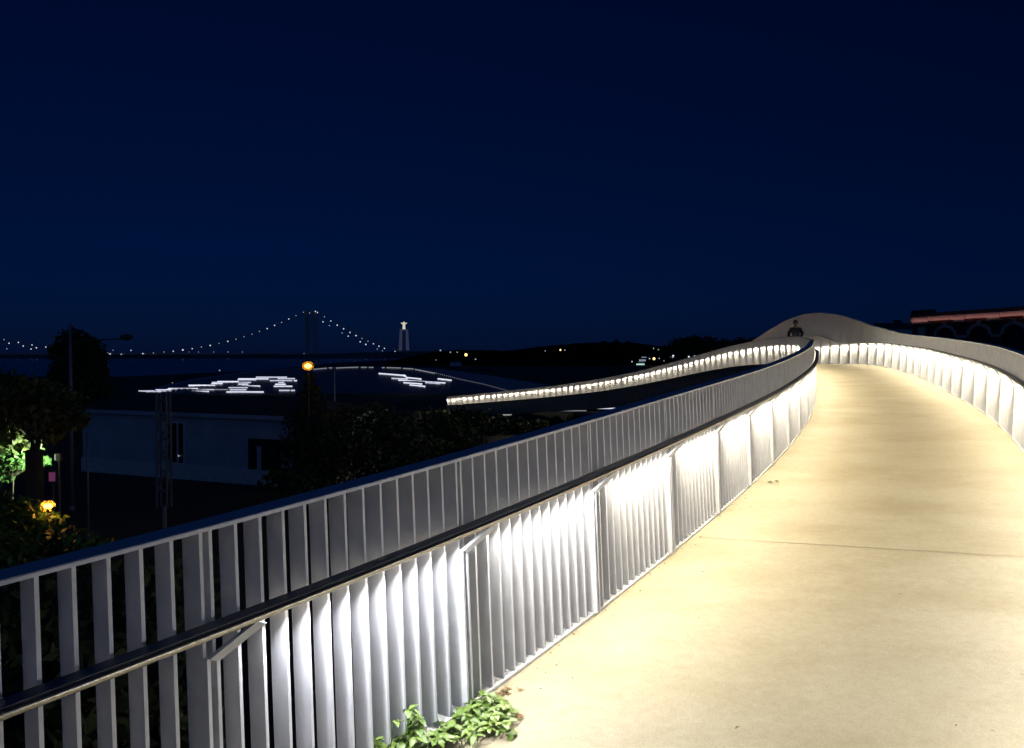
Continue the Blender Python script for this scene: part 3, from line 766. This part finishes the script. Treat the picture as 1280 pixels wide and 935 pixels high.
q = MB(); q.ball(A + u * hwall(225.5) + nrm * .12 + Vector((0, 0, 1.42)), .045, 8, 6); hput(q.build("wall_lamp", M['lampsmall']))
k0, k1 = hwall(311), hwall(352)
q = MB(); q.obox(A + u * (k0 + k1) / 2 + Vector((0, 0, 1.75)) + nrm * .02, u * ((k1 - k0) / 2), nrm * .015, Vector((0, 0, .95))); dr = hput(q.build("doorway", M['glassdark']))
q = MB(); q.obox(A + u * hwall(325) + Vector((0, 0, 1.55)) + nrm * .05, u * .16, nrm * .012, Vector((0, 0, .7))); o = q.build("door_leaf", M['plaster']); o.parent = dr

# ------------------------------------------------------------------ masts, poles and lamps
def lattice_mast(x0, x1, ytop, d, label):
    p = P((x0 + x1) / 2, 445, d); base = Vector((p.x, p.y, 0)); top = P(203, ytop, d).z
    o_ = empty("lattice_mast", base, label, "mast")
    hwid = .23
    q_ = MB()
    zs = np.arange(1.5, top + .01, .42)
    for sx, sy in ((-1, -1), (1, -1), (1, 1), (-1, 1)):
        tp = lambda z: hwid * (1.0 - .12 * z / top)
        q_.tube([(sx * tp(.9), sy * tp(.9), .9), (sx * tp(top), sy * tp(top), top)], .05, 4)
    for i, z in enumerate(zs[:-1]):
        t0_, t1_ = hwid * (1 - .12 * z / top), hwid * (1 - .12 * zs[i + 1] / top)
        for (ax, ay), (bx_, by_) in (((-1, -1), (1, -1)), ((1, -1), (1, 1)), ((1, 1), (-1, 1)), ((-1, 1), (-1, -1))):
            s_ = 1 if i % 2 else -1
            if s_ > 0: q_.tube([(ax * t0_, ay * t0_, z), (bx_ * t1_, by_ * t1_, zs[i + 1])], .030, 4)
            else: q_.tube([(bx_ * t0_, by_ * t0_, z), (ax * t1_, ay * t1_, zs[i + 1])], .030, 4)
    q_.build("lattice", M['pole'], o_)
    q_ = MB(); q_.tube([(0, 0, -.1), (0, 0, 1.0)], .11, 8); q_.build("foot", M['pole'], o_)
    return o_
lattice_mast(195, 212, 491, 36, "steel lattice mast standing in front of the low house")
def plain_pole(name, x, ytop, d, r_, label, cat, mt='pole'):
    p = P(x, 445, d); z0 = 0.0
    o_ = empty(name, (p.x, p.y, z0), label, cat)
    zt = P(x, ytop, d).z
    q_ = MB(); q_.tube([(0, 0, -.1), (0, 0, zt * .5), (0, 0, zt)], [r_, r_ * .85, r_ * .7], 8); q_.build("shaft", M[mt], o_, smooth=True)
    q_ = MB(); q_.tube([(0, 0, -.05), (0, 0, .25)], r_ * 1.6, 8); q_.build("foot", M[mt], o_, smooth=True)
    return o_, zt
o, zt = plain_pole("street_lamp", 88, 405, 40, .10, "unlit street lamp whose long arm reaches past the dark tree crown", "street lamp")
q = MB(); q.tube([(0, 0, zt - .9), (.9, 0, zt - .78), (2.0, 0, zt - .74), (2.45, 0, zt - .72)], [.045, .04, .035, .03], 6); q.build("arm", M['dark'], o)
q = MB(); q.ball((2.72, 0, zt - .64), .34, 10, 6, (1, .45, .45)); q.build("lamp_head", M['dark'], o)
plain_pole("thin_pole", 170, 478, 56, .05, "thin pole rising over the roof of the low house", "pole", 'dark')
plain_pole("thin_pole", 108, 540, 34, .05, "thin pole beside the left corner of the low house", "pole")
plain_pole("flag_pole", 418, 459, 60, .055, "slim pale pole standing before the museum right of the orange lamp", "pole", 'stone')
def lit_lamp(x, y, d, r_, energy, label, col=(1, .55, .14)):
    p = P(x, y, d)
    zb = land_h(p.x, p.y)
    o_ = empty("street_lamp", (p.x, p.y, zb), label, "street lamp")
    hz = p.z - zb
    q_ = MB(); q_.tube([(0, .05, -.2), (0, .05, hz - r_ * 1.2)], .055, 8); q_.build("pole", M['dark'], o_)
    q_ = MB(); q_.ball((0, 0, hz), r_ * .5, 14, 10, (1.25, .9, .8)); bl = q_.build("bulb", M['sodium'], o_, smooth=True)
    q_ = MB(); q_.ball((0, 0, hz), r_ * .88, 28, 20, (1.15, 1, .92)); q_.build("added_halo_shell", M['amber'], o_, smooth=True)  # translucent shell added to act as the halo round the bulb
    q_ = MB(); q_.tube([(0, 0, hz + r_ * .86), (0, 0, hz + r_ * 1.05)], [r_ * .7, r_ * .3], 10); q_.build("cap", M['dark'], o_)
    ld = bpy.data.lights.new("bulb_light", 'POINT'); ld.color = col; ld.energy = energy; ld.shadow_soft_size = r_ * .62
    lo = bpy.data.objects.new("bulb_light", ld); COL.objects.link(lo); lo.parent = bl; lo.location = (0, 0, hz)
    return o_
lit_lamp(385, 457.5, 44, .30, 14, "orange glowing street lamp in the middle distance over the narrow dark tree")
lit_lamp(60, 632.5, 18.6, .155, 70, "small amber garden lamp glowing among the dark shrubs at the left")
# white floodlight hidden in the shrub, magenta sign and box beside it
p = P(74, 571, 23.0)
fl = empty("floodlight", (p.x, p.y, 0), "small white floodlight glaring among the green leaves", "floodlight")
q = MB(); q.tube([(0, 0, -.1), (0, 0, p.z - .1)], .035, 6); q.build("post", M['dark'], fl)
q = MB(); q.box((0, 0, p.z), .14, .16, .22); q.build("housing", M['dark'], fl, bevel=.01)
q = MB(); q.box((-.076, -.03, p.z), .012, .10, .17); ln = q.build("lens", M['lampgreen'], fl)
ld = bpy.data.lights.new("flood", 'SPOT'); ld.energy = 620; ld.color = (.78, 1, .72); ld.spot_size = R(150); ld.spot_blend = .6; ld.shadow_soft_size = .06
lo = bpy.data.objects.new("flood", ld); COL.objects.link(lo); lo.parent = ln; lo.location = (-.12, -.05, p.z)
lo.rotation_euler = Vector((-1, -.12, .05)).to_track_quat('-Z', 'Y').to_euler()
p = P(65, 596, 22.5)
sg = empty("small_sign", (p.x, p.y, 0), "small magenta lit notice board below the white floodlight", "sign")
q = MB(); q.box((0, 0, p.z), .16, .03, .24); q.build("board", M['pink'], sg, bevel=.004)
q = MB(); q.box((0, .03, p.z), .20, .028, .30); q.build("frame", M['dark'], sg)
q = MB(); q.tube([(0, .05, -.1), (0, .05, p.z)], .03, 6); q.build("post", M['dark'], sg)
p = P(43, 600, 21.5)
o = empty("gate_post", (p.x, p.y, 0), "thick dark square post in front of the bright green leaves", "post")
zt = P(43, 565, 21.5).z
q = MB(); q.box((0, 0, zt / 2), .30, .30, zt); q.build("shaft", M['shoe'], o)
q = MB(); q.box((0, 0, zt + .03), .35, .35, .05); q.build("cap", M['shoe'], o)

# lit canopies on the land beyond, under the descending arm
def canopy(x0, x1, y, d, label, mt, thick):
    a, b_ = P(x0, y, d), P(x1, y, d); z = a.z
    o_ = empty("lit_canopy", ((a.x + b_.x) / 2, a.y, 0), label, "canopy")
    L_ = b_.x - a.x
    q_ = MB(); q_.box((0, 1.5, z + .12), L_ + .3, 3, .2); q_.build("roof", M['dark'], o_)
    q_ = MB(); q_.box((0, -.06, z), L_, .06, thick * d / FPX); q_.build("light_strip", M[mt], o_)
    for sx in (-1, 1):
        q_ = MB(); q_.box((sx * (L_ / 2 - .1), 1.5, z / 2), .12, .12, z); q_.build("post", M['dark'], o_)
canopy(692, 733, 513.4, 112, "long low canopy with a thin dim strip of light beneath the descending arm", 'stripdim', 1.0)
canopy(731, 774, 510.4, 112, "canopy with a bright thin strip of light beneath the descending arm", 'strip', 1.5)
canopy(785, 808, 506.8, 112, "short canopy with a thin light strip close to the near railing", 'strip', .9)
q = MB(); p = P(788, 508.8, 111.0)
lb = empty("light_box", (p.x, p.y, 0), "square white light box at the end of the short canopy", "light box")
q.box((0, 0, p.z), 5 * 111 / FPX, .3, 4 * 111 / FPX); q.build("lit_face", M['strip'], lb, bevel=.03)
q = MB(); q.box((0, .3, p.z / 2), .25, .2, p.z); q.build("post", M['dark'], lb)
p = P(634, 518.5, 98)
for k, (x, y, wpx, mt, lab) in enumerate(((634, 518.8, 11, 'stripdim', "low white bollard light bar on the slope below the far railing"), (652, 519, 6, 'stripdim', "short warm light bar on the slope right of the white one"))):
    p = P(x, y, 98)
    o = empty("light_bar", (p.x, p.y, land_h(p.x, p.y)), lab, "light bar")
    q = MB(); q.box((0, 0, p.z - o.location.z), wpx * 98 / FPX, .12, 1.8 * 98 / FPX); q.build("lit_face", M['stripdim'], o, bevel=.02)
    q = MB(); q.box((0, .1, (p.z - o.location.z) / 2), .1, .08, max(.1, p.z - o.location.z)); q.build("post", M['dark'], o)

# ------------------------------------------------------------------ brick hall on the right
A = Vector((57.9, 120, 0)); B = Vector((67.5, 80, 0))
u = (B - A); Lb = u.length; u.normalize(); nrm = Vector((-u.y, u.x, 0))
if nrm.x > 0: nrm = -nrm
Zt = 13.05
bh = empty("brick_hall", (A + B) / 2, "dark brick hall with arched windows under a red lit stone cornice", "hall")
bhi = Matrix.Translation(-Vector(bh.location))
def bput(o, par=None):
    o.parent = par or bh
    if par is None: o.matrix_parent_inverse = bhi
    return o
def bpx(x, z):
    f = lambda k_: (lambda v: abs(CX + FPX * v.x / (v.y * CT - (z - ZE) * ST) - x))(A + u * k_)
    return min(np.linspace(0, Lb, 800), key=f)
arch_c = [bpx(1181.5, 10.5), bpx(1224, 10.5), bpx(1268, 10.5)]
arch_c += [arch_c[-1] + (arch_c[-1] - arch_c[-2]), arch_c[-1] + 2 * (arch_c[-1] - arch_c[-2])]
arch_c = [a for a in arch_c if a < Lb - 2.4]
ax_, az_, zspr, zsill = 1.65, 1.15, 10.25, 7.2
def opening(k_):
    for a in arch_c:
        if abs(k_ - a) < ax_: return zspr + az_ * math.sqrt(max(0, 1 - ((k_ - a) / ax_) ** 2))
    return None
ks = sorted(set([0, Lb] + [round(v, 3) for v in np.arange(0, Lb, .6)] + [a + ax_ * math.cos(t_) for a in arch_c for t_ in np.linspace(0, math.pi, 17)]))
q = MB()
pt = lambda k_, z, o=0.0: tuple(A + u * k_ + nrm * o + Vector((0, 0, z)))
for k0, k1 in zip(ks[:-1], ks[1:]):
    mid = (k0 + k1) / 2
    if opening(mid) is not None:
        a0, a1 = opening(k0) or zspr, opening(k1) or zspr
        q.add([pt(k0, a0), pt(k1, a1), pt(k1, Zt), pt(k0, Zt)], [(0, 1, 2, 3)])
        q.add([pt(k0, 0), pt(k1, 0), pt(k1, zsill), pt(k0, zsill)], [(0, 1, 2, 3)])
        q.add([pt(k0, a0), pt(k1, a1), pt(k1, a1, -.5), pt(k0, a0, -.5)], [(0, 1, 2, 3)])
    else:
        q.add([pt(k0, 0), pt(k1, 0), pt(k1, Zt), pt(k0, Zt)], [(0, 1, 2, 3)])
q.add([pt(0, 0), pt(0, Zt), pt(0, Zt, -24), pt(0, 0, -24)], [(0, 1, 2, 3)])
q.add([pt(Lb, 0), pt(Lb, Zt), pt(Lb, Zt, -24), pt(Lb, 0, -24)], [(0, 1, 2, 3)])
q.add([pt(0, 0, -24), pt(0, Zt, -24), pt(Lb, Zt, -24), pt(Lb, 0, -24)], [(0, 1, 2, 3)])
bput(q.build("wall", M['brick'], fixn=False))
q = MB(); q.add([pt(-.2, Zt, .2), pt(Lb, Zt, .2), pt(Lb, Zt, -24), pt(-.2, Zt, -24), pt(-.2, Zt + .5, .2), pt(Lb, Zt + .5, .2), pt(Lb, Zt + .5, -24), pt(-.2, Zt + .5, -24)], [(3, 2, 1, 0), (4, 5, 6, 7), (0, 1, 5, 4), (1, 2, 6, 5), (2, 3, 7, 6), (3, 0, 4, 7)])
q.obox(Vector(pt(1.7, Zt + .75, -.4)), u * 1.9, nrm * .5, Vector((0, 0, .25)))
bput(q.build("roof", M['rooftile']))
q = MB(); q.obox(Vector(pt(Lb / 2, Zt - .32, .22)), u * (Lb / 2 + .3), nrm * .22, Vector((0, 0, .30)))
blocks = [(1.75, 2.0)] + [((a + b_) / 2, 1.0) for a, b_ in zip(arch_c[:-1], arch_c[1:])]
for k_, hw_ in blocks: q.obox(Vector(pt(k_, Zt - .60, .27)), u * hw_, nrm * .27, Vector((0, 0, .42)))
bput(q.build("cornice", M['stone']))
q = MB(); q.obox(Vector(pt(2.0, 5.8, .06)), u * .65, nrm * .06, Vector((0, 0, 5.8))); bput(q.build("pilaster", M['stone']))
prev = 0.0
for a in arch_c + [Lb + ax_ + .4]:
    k1 = a - ax_ - .45
    if k1 > prev:
        q = MB(); q.obox(Vector(pt((prev + k1) / 2, zspr - .15, .10)), u * (k1 - prev) / 2, nrm * .10, Vector((0, 0, .17))); bput(q.build("string_course", M['stone']))
    prev = a + ax_ + .45
for a in arch_c:
    q = MB(); ring = []
    for t_ in np.linspace(0, math.pi, 21):
        c0, s0 = math.cos(t_), math.sin(t_)
        p0 = (a + ax_ * c0, zspr + az_ * s0); p1 = (a + (ax_ + .42) * c0, zspr + (az_ + .36) * s0)
        ring.append([pt(p0[0], p0[1], .002), pt(p1[0], p1[1], .002), pt(p1[0], p1[1], .13), pt(p0[0], p0[1], .13)])
    q.loft(ring)
    q.obox(Vector(pt(a, zspr + az_ + .42, .12)), u * .2, nrm * .12, Vector((0, 0, .30)))
    wn = bput(q.build("arched_window", M['stone']))
    q = MB(); arc = [(a + ax_ * 1.02 * math.cos(t_), zspr + az_ * 1.02 * math.sin(t_)) for t_ in np.linspace(0, math.pi, 21)]
    vs = [pt(a - ax_ * 1.02, zsill, -.5), pt(a + ax_ * 1.02, zsill, -.5)] + [pt(k_, z, -.5) for k_, z in arc]
    q.add(vs, [tuple(range(len(vs)))]); bput(q.build("pane", M['glassdark'], fixn=False), wn)
    q = MB()
    for dk_ in (-.55, .55): q.obox(Vector(pt(a + dk_, (zsill + zspr + .9) / 2, -.44)), u * .05, nrm * .05, Vector((0, 0, (zspr + .9 - zsill) / 2)))
    q.obox(Vector(pt(a, zspr, -.435)), u * ax_, nrm * .045, Vector((0, 0, .05))); bput(q.build("glazing_bars", M['dark']), wn)
q = MB(); q.obox(Vector(pt(Lb / 2, Zt - .86, 1.45)), u * (Lb / 2 - .3), nrm * .05, Vector((0, 0, .04))); fx = bput(q.build("added_cornice_light", M['dark']))  # added bar and lamp, put up to redden the cornice
ld = bpy.data.lights.new("added_cornice_light", 'AREA'); ld.shape = 'RECTANGLE'; ld.size = Lb - 1; ld.size_y = .1; ld.color = (1, .40, .30); ld.energy = 36; ld.spread = R(58)
lo = bpy.data.objects.new("added_cornice_light", ld); COL.objects.link(lo)
ez = -(Vector((0, 0, 1)) * .30 - nrm * .95).normalized(); ex = u; ey = ez.cross(ex).normalized()
mw = Matrix((ex, ey, ez)).transposed().to_4x4(); mw.translation = Vector(pt(Lb / 2, Zt - .80, 1.45))
lo.parent = fx; lo.matrix_basis = mw
# lower wing behind it
p0 = P(1095, 445, 150); p1 = P(1146, 445, 150)
wg = empty("low_building", ((p0.x + p1.x) / 2, 153, 0), "low pale building with a dark roof left of the brick hall", "building")
zt = P(1120, 411, 150).z
q = MB(); q.box((0, 0, zt / 2), p1.x - p0.x, 8, zt); q.build("wall", M['plaster'], wg)
q = MB(); hx = (p1.x - p0.x) / 2 + .4
q.loft([[(-hx, -4.4, zt + .01), (hx, -4.4, zt + .01), (hx, 4.4, zt + .01), (-hx, 4.4, zt + .01)], [(-hx + 1.5, -.2, zt + 1.15), (hx, -.2, zt + 1.15), (hx, .2, zt + 1.15), (-hx + 1.5, .2, zt + 1.15)]]); q.build("roof", M['rooftile'], wg)
q = MB(); q.box((hx * .3, -.6, zt + 1.0), 1.0, 1.0, 1.4); q.build("chimney", M['rooftile'], wg)

# ------------------------------------------------------------------ person leaning on the inner railing
def skin_mesh(name, verts, edges, radii, m, parent=None, root=0, sub=2):
    me = bpy.data.meshes.new(name); me.from_pydata(verts, edges, [])
    o_ = bpy.data.objects.new(name, me); COL.objects.link(o_)
    sk = o_.modifiers.new("skin", 'SKIN'); sk.use_smooth_shade = True
    for i, r_ in enumerate(radii):
        sv = me.skin_vertices[0].data[i]
        sv.radius = r_ if hasattr(r_, '__len__') else (r_, r_)
        sv.use_root = (i == root)
    sd = o_.modifiers.new("sub", 'SUBSURF'); sd.levels = sub; sd.render_levels = sub
    dg = bpy.context.evaluated_depsgraph_get(); dg.update()
    ev = o_.evaluated_get(dg); nm = bpy.data.meshes.new_from_object(ev)
    o_.modifiers.clear(); o_.data = nm; nm.materials.clear(); nm.materials.append(m)
    if parent: o_.parent = parent
    return o_
sp = 31.1
foot = deck_pt(sp, .34, 0)
face_dir = Vector((-.42, -.91, 0)).normalized()
rzp = math.atan2(face_dir.y, face_dir.x) + math.pi / 2      # figure is modelled facing -Y
# joints (figure faces -Y): slight lean forward, forearms out to the rail
V = [(0, 0, .94), (0, -.03, 1.10), (0, -.07, 1.28), (0, -.10, 1.42), (0, -.125, 1.50), (0, -.145, 1.555), (0, -.165, 1.63), (0, -.16, 1.70),
     (.17, -.09, 1.40), (.262, -.11, 1.22), (.235, -.27, 1.13), (.13, -.35, 1.115),
     (-.17, -.09, 1.40), (-.262, -.11, 1.22), (-.235, -.27, 1.13), (-.13, -.35, 1.115),
     (.10, .01, .90), (.11, -.02, .50), (.12, .05, .09), (.12, -.11, .04),
     (-.10, .01, .90), (-.11, .02, .50), (-.12, .09, .09), (-.12, -.07, .04)]
E = [(0, 1), (1, 2), (2, 3), (3, 4), (4, 5), (5, 6), (6, 7), (3, 8), (8, 9), (9, 10), (10, 11), (3, 12), (12, 13), (13, 14), (14, 15), (0, 16), (16, 17), (17, 18), (18, 19), (0, 20), (20, 21), (21, 22), (22, 23)]
Rr = [(.15, .105), (.145, .10), (.165, .11), (.13, .09), .052, .06, (.078, .095), (.065, .08), .062, .046, .038, .028, .062, .046, .038, .028, .085, .062, .042, .036, .085, .062, .042, .036]
person = skin_mesh("person", V, E, Rr, M['skin'])
person.location = foot; person.rotation_euler = (0, 0, rzp)
tag(person, "person in a dark jacket leaning with folded forearms on the railing at the bend", "person")
jr = [(.165, .12), (.16, .115), (.18, .125), (.145, .105), (.075, .07)]
skin_mesh("jacket", [V[0], V[1], V[2], V[3], (0, -.115, 1.475)] + [V[i] for i in (8, 9, 10)] + [(.17, -.33, 1.118)] + [V[i] for i in (12, 13, 14)] + [(-.17, -.33, 1.118)],
          [(0, 1), (1, 2), (2, 3), (3, 4), (3, 5), (5, 6), (6, 7), (7, 8), (3, 9), (9, 10), (10, 11), (11, 12)], jr + [.078, .064, .056, .046, .078, .064, .056, .046], M['jacket'], person)
skin_mesh("trousers", [(0, 0, .96)] + [V[i] for i in (16, 17)] + [(.12, .04, .13)] + [V[i] for i in (20, 21)] + [(-.12, .08, .13)], [(0, 1), (1, 2), (2, 3), (0, 4), (4, 5), (5, 6)], [(.16, .12), .098, .076, .06, .098, .076, .06], M['trousers'], person)
for sx, oy in ((1, 0), (-1, .04)):
    skin_mesh("shoe", [(.12 * sx, .07 + oy, .05), (.12 * sx, -.04 + oy, .045), (.12 * sx, -.15 + oy, .035)], [(0, 1), (1, 2)], [.045, .046, .036], M['shoe'], person)
q = MB(); q.ball((0, -.150, 1.690), .100, 14, 10, (.90, 1.10, .86)); hr = q.build("hair", M['hair'], person, smooth=True)
for v in hr.data.vertices:
    if v.co.y < -.20: v.co.z = max(v.co.z, 1.685)
    v.co += Vector((rng.normal(0, .003), rng.normal(0, .003), rng.normal(0, .003)))
# face details and fingers
q = MB(); q.ball((0, -.268, 1.622), .017, 8, 6, (.8, 1.2, 1.3)); q.ball((.083, -.155, 1.63), .028, 8, 6, (.45, .8, 1.2)); q.ball((-.083, -.155, 1.63), .028, 8, 6, (.45, .8, 1.2)); q.build("ears_and_nose", M['skin'], person, smooth=True)
for sx in (1, -1):
    q = MB(); q.ball((.031 * sx, -.247, 1.652), .012, 8, 6); q.build("eye", M['hair'], person, smooth=True)
q = MB(); q.ball((0, -.250, 1.583), .022, 8, 6, (1.1, .4, .25)); q.build("mouth", mat("lips", (.25, .1, .08), .5), person, smooth=True)
for sx in (1, -1):
    wx = .13 * sx
    hv = [(wx, -.35, 1.115), (wx - .045 * sx, -.365, 1.112), (wx - .085 * sx, -.372, 1.110)]; he = [(0, 1), (1, 2)]; hr_ = [.026, (.034, .018), (.036, .016)]
    for kf, (dy_, ln) in enumerate(((-.03, .070), (-.01, .080), (.01, .075), (.028, .058))):
        i = len(hv)
        hv += [(wx - .10 * sx, -.372 + dy_, 1.112), (wx - (.10 + ln * .5) * sx, -.376 + dy_, 1.118), (wx - (.10 + ln) * sx, -.372 + dy_, 1.104)]
        he += [(2, i), (i, i + 1), (i + 1, i + 2)]; hr_ += [.010, .009, .008]
    i = len(hv); hv += [(wx - .035 * sx, -.395, 1.125), (wx - .075 * sx, -.42, 1.125)]; he += [(1, i), (i, i + 1)]; hr_ += [.012, .010]
    skin_mesh("hand", hv, he, hr_, M['skin'], person, sub=1)

# ------------------------------------------------------------------ ivy at the foot of the railing, leaf litter
def leaf_geo(qq, c, dirv, nrmv, ln, wd, curl):
    dirv = Vector(dirv).normalized(); nrmv = Vector(nrmv); nrmv = (nrmv - dirv * nrmv.dot(dirv)).normalized(); sd = dirv.cross(nrmv)
    prof = [(0, .08), (.18, .62), (.42, 1.0), (.68, .78), (.88, .36), (1, .03)]
    vs = []
    for t_, w_ in prof:
        base = Vector(c) + dirv * ln * t_ * (1 - .18 * curl * t_) - nrmv * curl * ln * t_ * t_ * .55
        e = sd * wd * w_ / 2
        vs += [base - e + nrmv * wd * w_ * .16, base, base + e + nrmv * wd * w_ * .16]
    fs = []
    for i in range(len(prof) - 1):
        a = i * 3; fs += [(a, a + 1, a + 4, a + 3), (a + 1, a + 2, a + 5, a + 4)]
    qq.add(vs, fs)
def ivy(spots, n, label, seed, size=.05, hmax=.10, mt='leafivy'):
    r_ = random.Random(seed)
    base = Vector(spots[0][0]); o_ = empty("creeper_plant", base, label, "plant")
    st, lf = MB(), MB()
    if mt == 'leafdry': st = lf
    for k_ in range(n):
        c0, rad = r_.choice(spots); c0 = Vector(c0)
        a = r_.uniform(0, 6.283); rr = rad * math.sqrt(r_.random())
        g0 = Vector((c0.x + math.cos(a) * rr, c0.y + math.sin(a) * rr, c0.z)) - base
        hh = hmax * (1 - .6 * (rr / rad)) * r_.uniform(.35, 1.0)
        tip = g0 + Vector((r_.uniform(-.03, .03), r_.uniform(-.03, .03), hh))
        st.tube([g0 - Vector((0, 0, .01)), (g0 + tip) / 2 + Vector((r_.uniform(-.01, .01), 0, 0)), tip], [.0022, .0018, .0012], 5)
        az = r_.uniform(0, 6.283)
        for j in range(r_.choice((3, 4, 5))):
            a2 = az + j * 1.35 + r_.uniform(-.3, .3)
            d_ = Vector((math.cos(a2), math.sin(a2), r_.uniform(-.15, .5)))
            sz = size * r_.uniform(.65, 1.25)
            leaf_geo(lf, tip, d_, (r_.uniform(-.3, .3), r_.uniform(-.3, .3), 1), sz, sz * r_.uniform(.48, .66), r_.uniform(.2, 1.1))
    lf.build("leaves", M[mt], o_, fixn=False, smooth=True)
    if st is not lf: tag(st.build("stems", M['leaf'], o_), kind="stuff")
    return o_
ivy([(dk(612, 885), .07), (dk(600, 902), .10), (dk(624, 900), .06), (dk(585, 912), .09), (dk(615, 915), .05)], 74, "bright green creeper with pointed leaves spilling onto the deck at the railing foot", 3, .048, .085)
ivy([(dk(555, 922), .07), (dk(575, 925), .08), (dk(535, 938), .06), (dk(520, 945), .07), (dk(500, 952), .06), (dk(482, 960), .06)], 58, "low green creeper between the slats left of the bigger one", 5, .046, .075)
ivy([(at(-.66, .0, .0), .07), (at(-.80, .0, 0), .07)], 30, "small green creeper tuft behind the slats at the bottom edge", 6, .05, .20)
ivy([(dk(636, 868), .045)], 7, "dry brown sprig lying beside the bright creeper", 8, .022, .02, 'leafdry')
ivy([(dk(648, 895), .035)], 4, "tiny dry twig on the deck right of the creeper", 9, .02, .02, 'leafdry')
def litter(x, y, sz, label, n=1, group=None):
    p_ = dk(x, y); o_ = MB(); r_ = random.Random(int(x * 7 + y))
    p_.z = p_.z + .006
    for k_ in range(n):
        a = r_.uniform(0, 6.28)
        leaf_geo(o_, (r_.uniform(-.3, .3) * sz, r_.uniform(-.3, .3) * sz, .002 + .006 * k_), (math.cos(a), math.sin(a), .12), (0, 0, 1), sz, sz * .5, .5)
    ob = o_.build("fallen_leaf", M['leafdark' if n > 1 else 'leafdry'], fixn=False, smooth=True); ob.location = p_
    tag(ob, label, "leaf", group)
def dk2(x, y): return dk(x, y)
litter(968, 604, .06, "curled dark leaf lying alone halfway up the deck", 4)
for x, y, s_ in ((820, 722, .022), (1124, 743, .03), (926, 911, .028), (783, 741, .018), (862, 796, .014), (1236, 913, .02), (1277, 845, .02), (1068, 665, .02)):
    litter(x, y, s_, "tiny dark leaf scrap lying on the pale deck", 1, "leaf scraps on the deck")

# ------------------------------------------------------------------ plants on the bank behind the near railing
for k, (lab, bx, by, n, sz) in enumerate((
    ("leafy bank shrub behind the nearest slats at the bottom left", 75, 860, 900, .07),
    ("leafy bank shrub behind the slats at the second bracket", 185, 900, 900, .07),
    ("dark bank shrub seen through the upper slats at the far left", 30, 760, 1100, .08),
    ("dark bank shrub seen through the upper slats near the first bracket", 190, 740, 1100, .08))):
    d = (3.4, 3.8, 6.2, 6.6)[k]
    bl = [blob(bx, by, d, 55), blob(bx + 45, by - 15, d + .3, 50), blob(bx - 40, by + 20, d + .2, 55), blob(bx + 10, by + 60, d, 70)]
    p = P(bx, by, d)
    tree("bank_shrub", lab, "shrub", (p.x, p.y, land_h(p.x, p.y)), bl, n, sz * .75, 60 + k, 'leafdark', .03, foliage="foliage")

grit = MB(); gr = random.Random(21)
for k in range(420):
    s_ = -1.5 + 16 * gr.random() ** 1.6; side = gr.random() < .6
    o_ = (.02 + abs(gr.gauss(0, .05))) if side else (W - .02 - abs(gr.gauss(0, .05)))
    if gr.random() < .22: o_ = gr.uniform(.1, W - .1)
    c = deck_pt(s_, o_, .003); a = gr.uniform(0, 6.28); z_ = gr.uniform(.003, .009)
    e1 = Vector((math.cos(a), math.sin(a), .1)) * z_; e2 = Vector((-math.sin(a), math.cos(a), .05)) * z_ * gr.uniform(.3, .7)
    grit.add([c - e1, c + e2 + Vector((0, 0, z_ * .5)), c + e1, c - e2], [(0, 1, 2, 3)])
tag(grit.build("leaf_litter", M['leafdry'], fixn=False), "scattered tiny leaf litter and grit along the deck edges", "litter", None, "stuff")
